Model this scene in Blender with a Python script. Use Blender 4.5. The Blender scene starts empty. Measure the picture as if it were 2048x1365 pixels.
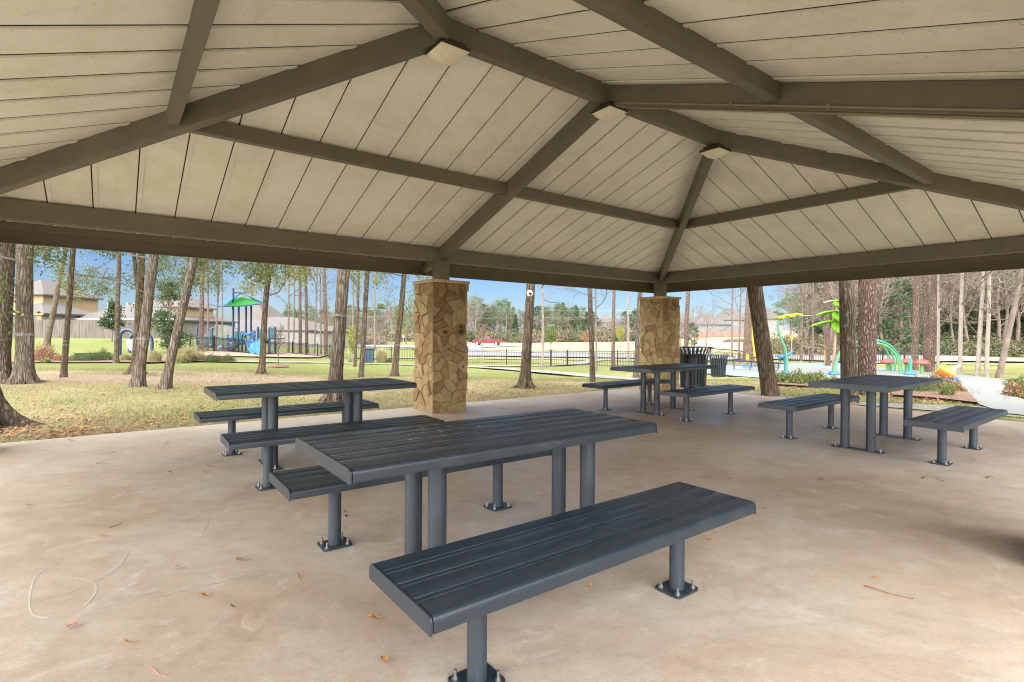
import bpy, bmesh, math, random
import numpy as np
from mathutils import Vector, Matrix
R = math.radians
scene = bpy.context.scene
C = scene.collection
# ------------------------------------------------------------------ camera model (surveyed)
F, HY, CH, PI_, RO = 1061.57, 671.6, 1.3004, .0056, .0062
cp, sp, cr, sr = math.cos(PI_), math.sin(PI_), math.cos(RO), math.sin(RO)

def ray(px, py):
    """direction (X,Y,Z) scaled to unit Y for a spot of the photograph"""
    a = (px - 1024) / F; b = (py - HY) / F
    X = a * cr + b * sr; V = -a * sr + b * cr
    Y = cp - V * sp; q = sp + V * cp
    return X / Y, 1.0, -q / Y

TX = [-400, 0, 400, 500, 700, 1050, 1300, 1420, 1500, 1850, 1885, 2500]
TL = [[(14, 0), (25, 0), (53, .5), (90, 1.0), (160, 1.2), (600, 1.5)]] * 3 + [
    [(14, 0), (20, -.05), (30, -.2), (40, -.35), (65, -.6), (90, -.2), (160, 0), (600, 0)],
    [(14, 0), (20, -.2), (38, -.7), (62, -1.1), (100, -1.2), (160, -1.2), (600, 0)],
    [(14, 0), (20, -.3), (38, -.85), (60, -1.2), (100, -1.3), (160, -1.3), (600, 0)],
    [(14, 0), (20, -.3), (38, -.85), (60, -1.2), (100, -1.1), (160, -.6), (600, 2)],
    [(14, 0), (20, -.3), (30, -.6), (45, -1.0), (80, -1.0), (110, -.7), (160, .2), (600, 3)],
    [(14, 0), (20, -.25), (30, -.45), (34, -.5), (39, -1.2), (46, -.9), (60, -.8), (160, .5), (600, 5)],
    [(14, 0), (20, -.25), (30, -.45), (34, -.5), (39, -1.2), (46, -.9), (55, -.8), (62, 0), (90, 3), (600, 6)],
    [(14, 0), (20, -.25), (30, -.45), (36, -.6), (45, -.8), (55, -.8), (62, 0), (90, 3), (600, 6)],
    [(14, 0), (20, -.25), (30, -.45), (36, -.6), (45, -.8), (55, -.8), (62, 0), (90, 3), (600, 6)]]

def _prof(L, d):
    if d <= L[0][0]: return L[0][1]
    for (a, za), (b, zb) in zip(L, L[1:]):
        if d <= b:
            t = (d - a) / (b - a); t = t * t * (3 - 2 * t)
            return za + (zb - za) * t
    return L[-1][1]

def terr(X, Y):
    if Y < 13: return 0.0
    p = 1024 + F * X / Y
    p = max(TX[0], min(TX[-1], p))
    for i in range(len(TX) - 1):
        if p <= TX[i + 1]:
            t = (p - TX[i]) / (TX[i + 1] - TX[i])
            return _prof(TL[i], Y) * (1 - t) + _prof(TL[i + 1], Y) * t
    return 0.0

G0 = -.035            # lawn lies a little under the slab

def gz(X, Y): return terr(X, Y) + G0

def at(px, py, lift=0.0):
    dx, _, dz = ray(px, py)
    Y = 13.0
    if dz < 0 and (CH - G0 - lift) / -dz <= 13: Y = (CH - G0 - lift) / -dz; return Vector((dx * Y, Y, G0 + lift))
    while Y < 500:
        if CH + dz * Y <= gz(dx * Y, Y) + lift: break
        Y += max(.02, Y * .004)
    return Vector((dx * Y, Y, gz(dx * Y, Y) + lift))

def P(px, py, Y):
    d = ray(px, py); return Vector((d[0] * Y, Y, CH + d[2] * Y))

def G(px, Y):
    d = ray(px, HY + 60); return Vector((d[0] * Y, Y, gz(d[0] * Y, Y)))

# ------------------------------------------------------------------ tagging
def tag(o, label=None, cat=None, group=None, kind=None):
    if label: o['label'] = label
    if cat: o['category'] = cat
    if group: o['group'] = group
    if kind: o['kind'] = kind
    return o

def empty(name, loc=(0, 0, 0), rz=0, label=None, cat=None, group=None):
    o = bpy.data.objects.new(name, None); C.objects.link(o)
    o.location = loc; o.rotation_euler = (0, 0, rz); o.empty_display_size = .2
    return tag(o, label, cat, group)

def dup(o, parent=None, loc=None, rz=None, label=None, group=None):
    c = o.copy(); C.objects.link(c); c.parent = parent
    if loc is not None: c.location = loc
    if rz is not None: c.rotation_euler = (0, 0, rz)
    if label: c['label'] = label
    if group: c['group'] = group
    for ch in o.children: dup(ch, c)
    return c

# ------------------------------------------------------------------ mesh builder
class MB:
    def __init__(s): s.v = []; s.f = []; s.m = []; s.mi = 0
    def add(s, vs, fs):
        o = len(s.v); s.v += [tuple(v) for v in vs]
        for f in fs: s.f.append(tuple(i + o for i in f)); s.m.append(s.mi)
        return s
    def box(s, x0, x1, y0, y1, z0, z1, M=None):
        vs = [Vector((x, y, z)) for z in (z0, z1) for y in (y0, y1) for x in (x0, x1)]
        if M: vs = [M @ v for v in vs]
        return s.add(vs, [(0, 2, 3, 1), (4, 5, 7, 6), (0, 1, 5, 4), (2, 6, 7, 3), (0, 4, 6, 2), (1, 3, 7, 5)])
    def cbox(s, c, sx, sy, sz, rz=0):
        M = Matrix.Translation(c) @ Matrix.Rotation(rz, 4, 'Z')
        return s.box(-sx / 2, sx / 2, -sy / 2, sy / 2, -sz / 2, sz / 2, M)
    def beam(s, p, q, w, hgt, top=True):
        """upright rectangular beam; p,q on its underside centre line; plumb sides"""
        p = Vector(p); q = Vector(q); d = q - p; n = Vector((-d.y, d.x, 0)).normalized() * w / 2
        u = Vector((0, 0, hgt))
        vs = [p - n, p + n, p + n + u, p - n + u, q - n, q + n, q + n + u, q - n + u]
        return s.add(vs, [(0, 1, 2, 3), (7, 6, 5, 4), (0, 4, 5, 1), (1, 5, 6, 2), (2, 6, 7, 3), (3, 7, 4, 0)])
    def tube(s, pts, rad, n=8, cap=True, lobes=None):
        pts = [Vector(p) for p in pts]; k = len(pts)
        if not hasattr(rad, '__len__'): rad = [rad] * k
        d0 = (pts[1] - pts[0]).normalized()
        up = Vector((0, 0, 1)) if abs(d0.z) < .95 else Vector((1, 0, 0))
        a = d0.cross(up).normalized()
        vs = []
        for i in range(k):
            d = (pts[min(i + 1, k - 1)] - pts[max(i - 1, 0)]).normalized()
            a = (a - d * a.dot(d)).normalized(); b = d.cross(a)
            for j in range(n):
                t = 2 * math.pi * j / n
                rr = rad[i] * (lobes(i, t) if lobes else 1)
                vs.append(pts[i] + a * math.cos(t) * rr + b * math.sin(t) * rr)
        fs = [(i * n + j, i * n + (j + 1) % n, (i + 1) * n + (j + 1) % n, (i + 1) * n + j) for i in range(k - 1) for j in range(n)]
        if cap: fs += [tuple(range(n))[::-1], tuple((k - 1) * n + j for j in range(n))]
        return s.add(vs, fs)
    def cyl(s, c, r, z0, z1, n=16, r2=None):
        r2 = r if r2 is None else r2
        return s.tube([(c[0], c[1], z0), (c[0], c[1], z1)], [r, r2], n)
    def lathe(s, prof, c=(0, 0, 0), n=20, M=None):
        vs = [Vector((c[0] + r * math.cos(2 * math.pi * j / n), c[1] + r * math.sin(2 * math.pi * j / n), c[2] + z)) for r, z in prof for j in range(n)]
        if M: vs = [M @ v for v in vs]
        k = len(prof)
        fs = [(i * n + j, i * n + (j + 1) % n, (i + 1) * n + (j + 1) % n, (i + 1) * n + j) for i in range(k - 1) for j in range(n)]
        return s.add(vs, fs)
    def prism(s, pts, ext):
        """polygon extruded by vector ext"""
        pts = [Vector(p) for p in pts]; e = Vector(ext); n = len(pts)
        return s.add(pts + [p + e for p in pts], [tuple(range(n))[::-1], tuple(range(n, 2 * n))] + [(i, (i + 1) % n, n + (i + 1) % n, n + i) for i in range(n)])
    def build(s, name, mats, parent=None, smooth=None, loc=None, bevel=0):
        me = bpy.data.meshes.new(name); me.from_pydata(s.v, [], s.f)
        if not isinstance(mats, (list, tuple)): mats = [mats]
        for m in mats: me.materials.append(m)
        if len(mats) > 1: me.polygons.foreach_set('material_index', s.m)
        bm = bmesh.new(); bm.from_mesh(me)
        bmesh.ops.recalc_face_normals(bm, faces=bm.faces)
        if bevel:
            bmesh.ops.remove_doubles(bm, verts=bm.verts, dist=1e-5)
            es = [e for e in bm.edges if len(e.link_faces) == 2 and e.calc_face_angle(0) > .6]
            bmesh.ops.bevel(bm, geom=es, offset=bevel, segments=2, affect='EDGES', profile=.5)
        bm.to_mesh(me); bm.free()
        if smooth is not None:
            me.polygons.foreach_set('use_smooth', [True] * len(me.polygons))
            me.set_sharp_from_angle(angle=R(smooth))
        me.update()
        o = bpy.data.objects.new(name, me); C.objects.link(o)
        if parent: o.parent = parent
        if loc is not None: o.location = loc
        return o

def np_mesh(name, V, Fq, mats, parent=None, midx=None):
    """fast mesh: V (n,3), Fq (m,k)"""
    me = bpy.data.meshes.new(name)
    V = np.asarray(V, dtype=np.float32); Fq = np.asarray(Fq, dtype=np.int32); k = Fq.shape[1]
    me.vertices.add(len(V)); me.vertices.foreach_set('co', V.ravel())
    me.loops.add(Fq.size); me.loops.foreach_set('vertex_index', Fq.ravel())
    me.polygons.add(len(Fq)); me.polygons.foreach_set('loop_start', np.arange(0, Fq.size, k, dtype=np.int32))
    if not isinstance(mats, (list, tuple)): mats = [mats]
    for m in mats: me.materials.append(m)
    if midx is not None: me.polygons.foreach_set('material_index', np.asarray(midx, dtype=np.int32))
    me.update(calc_edges=True); me.validate()
    o = bpy.data.objects.new(name, me); C.objects.link(o)
    if parent: o.parent = parent
    return o

# ------------------------------------------------------------------ materials
class N:
    def __init__(s, name):
        s.mat = bpy.data.materials.new(name); s.mat.use_nodes = True
        s.t = s.mat.node_tree; s.b = s.t.nodes['Principled BSDF']; s.L = s.t.links
        s.co = s.t.nodes.new('ShaderNodeTexCoord')
    def node(s, ty, **kw):
        n = s.t.nodes.new(ty)
        for k, v in kw.items(): setattr(n, k, v)
        return n
    def mapn(s, scale=(1, 1, 1), src='Object', rot=(0, 0, 0)):
        m = s.node('ShaderNodeMapping'); m.inputs['Scale'].default_value = scale; m.inputs['Rotation'].default_value = rot
        if src == 'World':
            g = s.node('ShaderNodeNewGeometry'); s.L.new(g.outputs['Position'], m.inputs['Vector'])
        else: s.L.new(s.co.outputs[src], m.inputs['Vector'])
        return m.outputs[0]
    def noise(s, scale, vec=None, detail=5, rough=.6, dist=0):
        n = s.node('ShaderNodeTexNoise'); n.inputs['Scale'].default_value = scale; n.inputs['Detail'].default_value = detail
        n.inputs['Roughness'].default_value = rough; n.inputs['Distortion'].default_value = dist
        if vec is not None: s.L.new(vec, n.inputs['Vector'])
        return n.outputs['Fac']
    def vor(s, scale, vec=None, feat='DISTANCE_TO_EDGE', out='Distance', rnd=1):
        n = s.node('ShaderNodeTexVoronoi', feature=feat); n.inputs['Scale'].default_value = scale; n.inputs['Randomness'].default_value = rnd
        if vec is not None: s.L.new(vec, n.inputs['Vector'])
        return n.outputs[out]
    def ramp(s, fac, stops):
        n = s.node('ShaderNodeValToRGB'); e = n.color_ramp.elements
        while len(e) < len(stops): e.new(.5)
        for i, (p, c) in enumerate(stops):
            e[i].position = p
            e[i].color = (*c, 1) if hasattr(c, '__len__') else (c, c, c, 1)
        s.L.new(fac, n.inputs['Fac']); return n.outputs['Color']
    def mix(s, fac, a, b, mode='MIX'):
        n = s.node('ShaderNodeMix', data_type='RGBA', blend_type=mode)
        for i, v in ((0, fac), (6, a), (7, b)):
            if hasattr(v, 'is_linked') or hasattr(v, 'links'): s.L.new(v, n.inputs[i])
            elif i == 0: n.inputs[0].default_value = v
            else: n.inputs[i].default_value = (*v, 1)
        return n.outputs[2]
    def math(s, op, a, b=0):
        n = s.node('ShaderNodeMath', operation=op)
        for i, v in ((0, a), (1, b)):
            if hasattr(v, 'links'): s.L.new(v, n.inputs[i])
            else: n.inputs[i].default_value = v
        return n.outputs[0]
    def attr(s, name):
        n = s.node('ShaderNodeAttribute', attribute_name=name); return n.outputs['Fac']
    def col(s, c):
        if hasattr(c, 'links'): s.L.new(c, s.b.inputs['Base Color'])
        else: s.b.inputs['Base Color'].default_value = (*c, 1)
        return s
    def rough(s, r):
        if hasattr(r, 'links'): s.L.new(r, s.b.inputs['Roughness'])
        else: s.b.inputs['Roughness'].default_value = r
        return s
    def bump(s, hgt, dist=.01, strength=1):
        n = s.node('ShaderNodeBump'); n.inputs['Distance'].default_value = dist; n.inputs['Strength'].default_value = strength
        s.L.new(hgt, n.inputs['Height']); s.L.new(n.outputs[0], s.b.inputs['Normal']); return s
    def spec(s, v): s.b.inputs['Specular IOR Level'].default_value = v; return s

def simple(name, c, rough=.6, var=.12, sc=3, bump=0, bsc=40, metal=0, spec=.5, src='Object'):
    n = N(name); v = n.mapn(src=src)
    a = tuple(x * (1 - var) for x in c); b = tuple(min(1, x * (1 + var)) for x in c)
    n.col(n.ramp(n.noise(sc, v), [(.3, a), (.7, b)])); n.rough(rough); n.spec(spec)
    n.b.inputs['Metallic'].default_value = metal
    if bump: n.bump(n.noise(bsc, v), bump)
    return n.mat

M = {}
# powder coated slate metal of tables and benches
n = N('slate_powder_coat'); v = n.mapn()
dirt = n.ramp(n.noise(2.2, v, 8, .75, 1.5), [(.51, 0.), (.64, 1.)])
scr = n.ramp(n.noise(5, n.mapn((1.5, 2.5, 2.5)), 9, .8, 1), [(.57, 0.), (.66, 1.)])
c = n.mix(n.math('MULTIPLY', dirt, .28), (.015, .024, .034), (.052, .060, .067))
c = n.mix(n.math('MULTIPLY', scr, .25), c, (.13, .14, .15))
n.col(c); n.rough(n.ramp(n.noise(3, v, 6, .7), [(.3, .27), (.7, .44)])); n.bump(n.noise(700, v, 2), .0002); M['slate'] = n.mat
# legs: same coat with wear
n = N('slate_leg_coat'); v = n.mapn()
w = n.ramp(n.noise(6, n.mapn((1, 1, .35)), 6, .7, 1.2), [(.52, 0.), (.66, 1.)])
n.col(n.mix(n.math('MULTIPLY', w, .7), (.022, .031, .042), (.12, .135, .15))); n.rough(.5); M['leg'] = n.mat
M['steel'] = simple('zinc_bolt', (.30, .30, .29), .45, metal=1)
M['dark_gap'] = simple('dark_gap', (.012, .012, .012), .8)  # near-black for shade painted into gaps and seams; also on bars and rivets
# pavilion steel
n = N('bronze_steel'); v = n.mapn()
c = n.ramp(n.noise(1.3, v, 8, .75), [(.4, (.125, .116, .09)), (.7, (.175, .153, .12))])
d = n.ramp(n.noise(28, v, 3, .7), [(.68, 0.), (.78, 1.)])
n.col(n.mix(n.math('MULTIPLY', d, .35), c, (.19, .15, .11))); n.rough(.55); n.bump(n.noise(160, v, 3), .0006); M['steelb'] = n.mat
M['fascia'] = simple('fascia_steel', (.125, .103, .075), .6, .12, 2)
# ceiling panel
n = N('ceiling_panel'); v = n.mapn()
c = n.ramp(n.noise(.9, v, 8, .72, .8), [(.38, (.70, .68, .61)), (.5, (.77, .76, .70)), (.62, (.81, .80, .75))])
st = n.ramp(n.noise(2.6, v, 9, .8, 2.5), [(.56, 0.), (.66, 1.)])
c = n.mix(n.math('MULTIPLY', st, .14), c, (.30, .22, .13))
sp_ = n.ramp(n.noise(45, v, 2, .5), [(.70, 0.), (.73, 1.)])
c = n.mix(n.math('MULTIPLY', sp_, .55), c, (.22, .16, .10))
n.col(c); n.rough(n.ramp(n.noise(3, v, 5, .7), [(.3, .34), (.7, .55)])); n.bump(n.math('ADD', n.noise(1.4, v, 3, .5), n.math('MULTIPLY', n.noise(9, v, 7, .7), .12)), .03); M['ceil'] = n.mat
M['roof_top'] = simple('roof_top', (.12, .10, .08), .5, metal=.2)
# stone
n = N('field_stone'); v = n.mapn()
cell = n.attr('tone')
c = n.ramp(cell, [(0., (.24, .155, .072)), (.3, (.325, .22, .105)), (.6, (.375, .27, .135)), (.85, (.41, .305, .165)), (1., (.30, .165, .08))])
sp_ = n.ramp(n.noise(7, v, 8, .7, .8), [(.35, .6), (.65, 1.)])
c = n.mix(1.0, c, sp_, 'MULTIPLY')
r_ = n.ramp(n.noise(3.5, v, 4, .6, 1), [(.62, 0.), (.75, 1.)])
c = n.mix(n.math('MULTIPLY', r_, .5), c, (.42, .20, .09))
n.col(c); n.rough(.88); n.bump(n.noise(16, v, 9, .75), .035); n.spec(.2); M['stone'] = n.mat
M['mortar'] = simple('mortar', (.15, .108, .062), .95, .2, 12, .004, 90)
M['capstone'] = simple('cap_stone', (.40, .30, .18), .85, .2, 6, .003, 60)
# concrete slab
n = N('slab_concrete'); v = n.mapn(src='World')
c = n.ramp(n.noise(.38, v, 9, .68, .5), [(.36, (.30, .228, .168)), (.47, (.36, .292, .23)), (.55, (.395, .342, .285)), (.67, (.425, .40, .368))])
mott = n.noise(4.5, n.mapn((.8, 1.5, 1), 'World', (0, 0, R(-12))), 10, .78, .6)
c = n.mix(.9, c, n.ramp(mott, [(.38, .87), (.50, 1.0), (.62, 1.08)]), 'MULTIPLY')
br = n.noise(38, n.mapn((.9, 7, 1), 'World', (0, 0, R(-10))), 5, .75)
c = n.mix(.7, c, n.ramp(br, [(.40, .84), (.60, 1.12)]), 'MULTIPLY')
gr_ = n.noise(210, v, 3, .8)
c = n.mix(.8, c, n.ramp(gr_, [(.38, .78), (.62, 1.18)]), 'MULTIPLY')
rust = n.ramp(n.noise(1.6, v, 10, .82, 1.2), [(.53, 0.), (.60, 1.)])
c = n.mix(n.math('MULTIPLY', rust, .30), c, (.34, .20, .13))
dk = n.ramp(n.noise(2.3, v, 10, .85, 1.2), [(.57, 0.), (.64, 1.)])
c = n.mix(n.math('MULTIPLY', dk, .22), c, (.16, .125, .10))
pale = n.ramp(n.noise(3.4, n.mapn((1, 1, 1), 'World', (0, 0, 1)), 10, .85, .8), [(.55, 0.), (.63, 1.)])
c = n.mix(n.math('MULTIPLY', pale, .34), c, (.56, .53, .50))
spk = n.ramp(n.noise(55, v, 3, .7), [(.66, 0.), (.71, 1.)])
c = n.mix(n.math('MULTIPLY', spk, .55), c, (.12, .085, .06))
n.col(c); n.rough(n.ramp(n.noise(1.1, v, 6, .7), [(.35, .34), (.65, .58)])); n.bump(n.noise(150, v, 5, .8), .0012); n.spec(.5); M['slab'] = n.mat
M['walk'] = simple('walk_concrete', (.17, .162, .15), .85, .14, 1.3, .002, 50, src='World')
n = N('splash_concrete'); v = n.mapn(src='World')
c = n.ramp(n.noise(.5, v, 6, .6), [(.3, (.135, .148, .145)), (.7, (.165, .17, .162))])
bl = n.ramp(n.noise(.16, v, 2, .5), [(.56, 0.), (.60, 1.)])
c = n.mix(n.math('MULTIPLY', bl, .55), c, (.14, .235, .26)); n.col(c); n.rough(.8); M['pad'] = n.mat
M['asphalt'] = simple('road_concrete', (.135, .135, .14), .9, .08, 1, src='World')
# lawn
n = N('lawn'); v = n.mapn(src='World')
f1 = n.noise(.35, v, 8, .7, .5); f2 = n.noise(5, v, 6, .75); f3 = n.noise(55, v, 4, .8)
dry = n.ramp(f3, [(.3, (.215, .172, .092)), (.7, (.345, .29, .17))])
grn = n.ramp(f3, [(.3, (.088, .108, .03)), (.7, (.165, .18, .064))])
g = n.math('ADD', n.attr('green'), n.math('MULTIPLY', n.math('SUBTRACT', f1, .5), 1.4))
g = n.math('ADD', g, n.math('MULTIPLY', n.math('SUBTRACT', f2, .5), .9))
c = n.mix(n.ramp(g, [(.35, 0.), (.75, 1.)]), dry, grn)
soil = n.ramp(n.noise(9, v, 8, .8), [(.3, (.19, .135, .09)), (.55, (.32, .235, .185)), (.75, (.42, .34, .285))])
b = n.math('ADD', n.attr('bare'), n.math('MULTIPLY', n.math('SUBTRACT', n.noise(1.1, v, 8, .75, .8), .5), 1.8))
c = n.mix(n.ramp(b, [(.5, 0.), (.62, 1.)]), c, soil)
n.col(c); n.rough(.95); n.spec(.1); n.bump(n.noise(30, v, 6, .8), .03); M['lawn'] = n.mat
M['mulch'] = simple('bark_mulch', (.14, .082, .055), .95, .5, 14, .03, 30, src='World')
M['play_mulch'] = simple('play_mulch', (.25, .17, .125), .95, .2, 6, .02, 20, src='World')

def bark(name, lo, hi, lichen, lsc=16, zs=.13, sc=22, dist=.03, plate=.45):
    n = N(name); v = n.mapn((1, 1, zs))
    wv = n.node('ShaderNodeVectorMath', operation='ADD'); nn = n.node('ShaderNodeTexNoise'); nn.inputs['Scale'].default_value = 5
    n.L.new(v, nn.inputs['Vector']); sc_ = n.node('ShaderNodeVectorMath', operation='SCALE'); sc_.inputs['Scale'].default_value = .10
    n.L.new(nn.outputs['Color'], sc_.inputs[0]); n.L.new(v, wv.inputs[0]); n.L.new(sc_.outputs[0], wv.inputs[1])
    e = n.vor(sc, wv.outputs[0]); fine = n.noise(30, v, 9, .8, .5); e2 = n.noise(sc * 1.6, wv.outputs[0], 6, .7, .6)
    h_ = n.math('ADD', n.math('MULTIPLY', n.ramp(e, [(0, 0.), (.35, 1.)]), plate), n.math('ADD', n.math('MULTIPLY', fine, .45), n.math('MULTIPLY', e2, 1.1 - plate)))
    c = n.ramp(n.math('MULTIPLY', h_, .72), [(.22, tuple(x * .5 for x in lo)), (.42, lo), (.80, hi)])
    if lichen:
        l = n.ramp(n.noise(lsc, n.mapn((1, 1, .7)), 5, .75), [(.60, 0.), (.66, 1.)])
        c = n.mix(n.math('MULTIPLY', l, lichen), c, (.36, .36, .32))
    patch = n.ramp(n.noise(1.6, n.mapn((1, 1, .5)), 5, .6), [(.3, .75), (.7, 1.2)])
    c = n.mix(1.0, c, patch, 'MULTIPLY')
    n.col(c); n.rough(.95); n.spec(.1); n.bump(h_, dist * 1.8); return n.mat
M['oak'] = bark('oak_bark', (.085, .064, .047), (.25, .21, .17), .45)
M['oak_dark'] = bark('dark_oak_bark', (.085, .062, .043), (.26, .20, .145), .5, 22)
M['lichen'] = bark('lichen_bark', (.095, .073, .05), (.23, .19, .145), .9, 11)
M['pine'] = bark('pine_bark', (.125, .083, .066), (.285, .205, .17), .15, 20, .30, 22, .035, .62)
M['far_bark'] = simple('far_bark', (.15, .115, .095), .95, .3, 4)
M['pale_bark'] = simple('pale_bark', (.22, .185, .155), .95, .25, 5)
M['twig'] = simple('twig_bark', (.115, .09, .07), .95, .25, 2)

def leafm(name, c1, c2, trans=.35, sc=1.2):
    n = N(name); g = n.mapn(src='World')
    col = n.ramp(n.noise(sc, g, 4, .7), [(.3, c1), (.7, c2)]); n.col(col); n.rough(.6); n.spec(.25)
    tr = n.node('ShaderNodeBsdfTranslucent'); n.L.new(col, tr.inputs['Color'])
    mx = n.node('ShaderNodeMixShader'); mx.inputs[0].default_value = trans
    out = [x for x in n.t.nodes if x.type == 'OUTPUT_MATERIAL'][0]
    n.L.new(n.b.outputs[0], mx.inputs[1]); n.L.new(tr.outputs[0], mx.inputs[2]); n.L.new(mx.outputs[0], out.inputs['Surface'])
    return n.mat
M['leaf'] = leafm('oak_leaf', (.055, .085, .022), (.12, .15, .045))
M['leaf_y'] = leafm('yellow_green_leaf', (.15, .19, .03), (.33, .33, .06))
M['leaf_r'] = leafm('russet_leaf', (.20, .09, .05), (.34, .17, .10))
M['ever'] = leafm('evergreen_leaf', (.035, .06, .028), (.085, .125, .055), .2, .35)
M['pine_n'] = leafm('pine_needle', (.06, .095, .04), (.12, .16, .07), .2, .35)
M['brush'] = leafm('brush_leaf', (.085, .085, .038), (.18, .165, .085), .25, .4)
M['brush_b'] = leafm('dry_brush', (.14, .10, .07), (.22, .17, .125), .25, .4)
M['shrub'] = leafm('shrub_leaf', (.06, .10, .025), (.17, .21, .06), .3, 3)
M['pink'] = leafm('pink_foliage', (.36, .11, .085), (.50, .24, .19), .3, 4)
M['redf'] = leafm('red_foliage', (.24, .08, .05), (.38, .17, .11), .3, 2)
M['tan_grass'] = leafm('ornamental_grass', (.30, .235, .14), (.45, .37, .24), .3, 3)
M['ogreen'] = leafm('ornamental_green', (.17, .20, .07), (.32, .32, .14), .3, 2)
M['blade'] = leafm('grass_blade', (.25, .21, .112), (.38, .325, .19), .3, .7)
M['blade_g'] = leafm('grass_blade_green', (.14, .165, .046), (.25, .255, .105), .3, .7)
M['dead'] = leafm('dead_leaf', (.17, .09, .05), (.32, .19, .11), .1, 6)
M['dead_o'] = simple('orange_dead_leaf', (.36, .17, .05), .7, .3, 30)
M['dead_b'] = simple('brown_dead_leaf', (.20, .11, .055), .8, .3, 30)
M['dead_r'] = simple('red_pine_needle', (.40, .17, .12), .8, .3, 30)

def paint(name, c, rough=.4, var=.05): return simple(name, c, rough, var, 2)
M['navy'] = paint('navy_paint', (.016, .03, .085)); M['blue'] = paint('blue_plastic', (.02, .12, .38), .3)
M['teal'] = paint('teal_plastic', (.012, .12, .15), .4); M['mint'] = paint('mint_rope', (.10, .25, .20), .5)
M['shade_g'] = leafm('green_shade_cloth', (.012, .20, .025), (.02, .26, .04), .5)
M['shade_b'] = leafm('blue_shade_cloth', (.035, .10, .24), (.05, .14, .29), .3)
M['shade_n'] = leafm('dark_teal_cloth', (.02, .12, .22), (.04, .17, .26), .3)
M['yellow'] = paint('yellow_paint', (.46, .29, .02)); M['orange'] = paint('orange_paint', (.52, .12, .008))
M['petal'] = leafm('yellow_petal', (.42, .34, .015), (.50, .41, .025), .4)
M['lime'] = leafm('lime_leaf', (.15, .34, .015), (.21, .42, .03), .4)
M['palelime'] = leafm('pale_lime', (.24, .34, .20), (.30, .40, .25), .4)
M['spray_g'] = paint('green_tube', (.06, .21, .12)); M['spray_g2'] = paint('bright_green_tube', (.08, .25, .06))
M['tealtube'] = paint('teal_tube', (.03, .22, .18)); M['red'] = paint('mushroom_red', (.42, .055, .05), .35)
M['white'] = paint('white_paint', (.8, .8, .78)); M['bluedome'] = paint('blue_dome', (.02, .13, .33), .35)
M['tanpole'] = paint('tan_pole', (.27, .17, .125)); M['black'] = paint('black_metal', (.012, .012, .013), .4)
M['bronze'] = paint('dark_bronze', (.035, .025, .018), .5)
n = N('frosted_lens'); v = n.mapn(); n.col(n.ramp(n.noise(8, v, 6, .7), [(.3, (.70, .64, .53)), (.7, (.82, .77, .66))])); n.rough(.35); M['lens'] = n.mat
M['conduit'] = simple('painted_conduit', (.22, .185, .135), .45, .1, 3)
M['cord'] = paint('white_cord', (.24, .25, .24), .8)
n = N('weathered_fence'); v = n.mapn((6.5, 6.5, .6)); f = n.noise(1, v, 4, .6)
n.col(n.ramp(f, [(.3, (.085, .071, .06)), (.7, (.17, .147, .127))])); n.rough(.95); M['fence'] = n.mat
M['fence_p'] = simple('pale_fence', (.20, .188, .175), .95, .2, 1.5); M['fence_b'] = simple('brown_fence', (.21, .135, .11), .95, .2, .8)
n = N('roof_shingle'); v = n.mapn((1, 1, 1)); n.col(n.ramp(n.noise(3, v, 8, .8), [(.3, (.062, .056, .053)), (.7, (.105, .095, .090))])); n.rough(.95); M['shingle'] = n.mat
M['tanwall'] = simple('tan_siding', (.29, .205, .115), .85, .06, .7); M['greywall'] = simple('grey_siding', (.165, .15, .14), .85, .06, .7)
M['palewall'] = simple('pale_siding', (.175, .178, .172), .85, .05, .7); M['whitewall'] = simple('white_wall', (.24, .23, .215), .85, .05, .7)
M['trim'] = paint('white_trim', (.48, .46, .43)); M['glass'] = paint('dark_window_glass', (.06, .08, .09), .15)
M['truckred'] = paint('red_car_paint', (.15, .014, .018), .25); M['tyre'] = paint('black_rubber', (.02, .02, .02), .8); M['chrome'] = simple('bright_metal', (.6, .6, .6), .3, metal=1)
M['signgrey'] = paint('sign_grey', (.30, .31, .31))
M['chalk'] = simple('chalk', (.52, .46, .40), .9, .2, 20)
M['crack'] = simple('slab_crack', (.14, .10, .075), .95)
# ================================================================== tables and benches
def boards(L, W, zt, inner, outer, strip, gap):
    m = MB(); x0, x1 = -L / 2 + .012, L / 2 - .012
    def ext(prof):
        n_ = len(prof); m.add([(x0, y, z) for y, z in prof] + [(x1, y, z) for y, z in prof],
              [tuple(range(n_)), tuple(range(2 * n_ - 1, n_ - 1, -1))] + [(i, n_ + i, n_ + (i + 1) % n_, (i + 1) % n_) for i in range(n_)])
    r = .024; hw = W / 2
    for s in (1, -1):
        p = [(hw - outer, zt - .0035), (hw - outer + .0035, zt)] + [(hw - r + r * math.sin(a), zt - r + r * math.cos(a)) for a in [R(x) for x in range(0, 91, 15)]]
        p += [(hw, zt - .055), (hw - .009, zt - .055), (hw - .009, zt - .028), (hw - outer, zt - .028)]
        ext([(s * y, z) for y, z in (p if s > 0 else p[::-1])])
    y = -hw + outer + gap; k = 0
    while k < inner * 2 + 1:
        w = strip if k % 2 == 0 else .086
        dz = .0015 if k % 2 == 0 else 0
        c = .0035
        ext([(y, zt - .028), (y, zt - c - dz), (y + c * .3, zt - c * .3 - dz), (y + c, zt - dz), (y + w - c, zt - dz), (y + w - c * .3, zt - c * .3 - dz), (y + w, zt - c - dz), (y + w, zt - .028)])
        y += w + gap; k += 1
    return m

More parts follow.
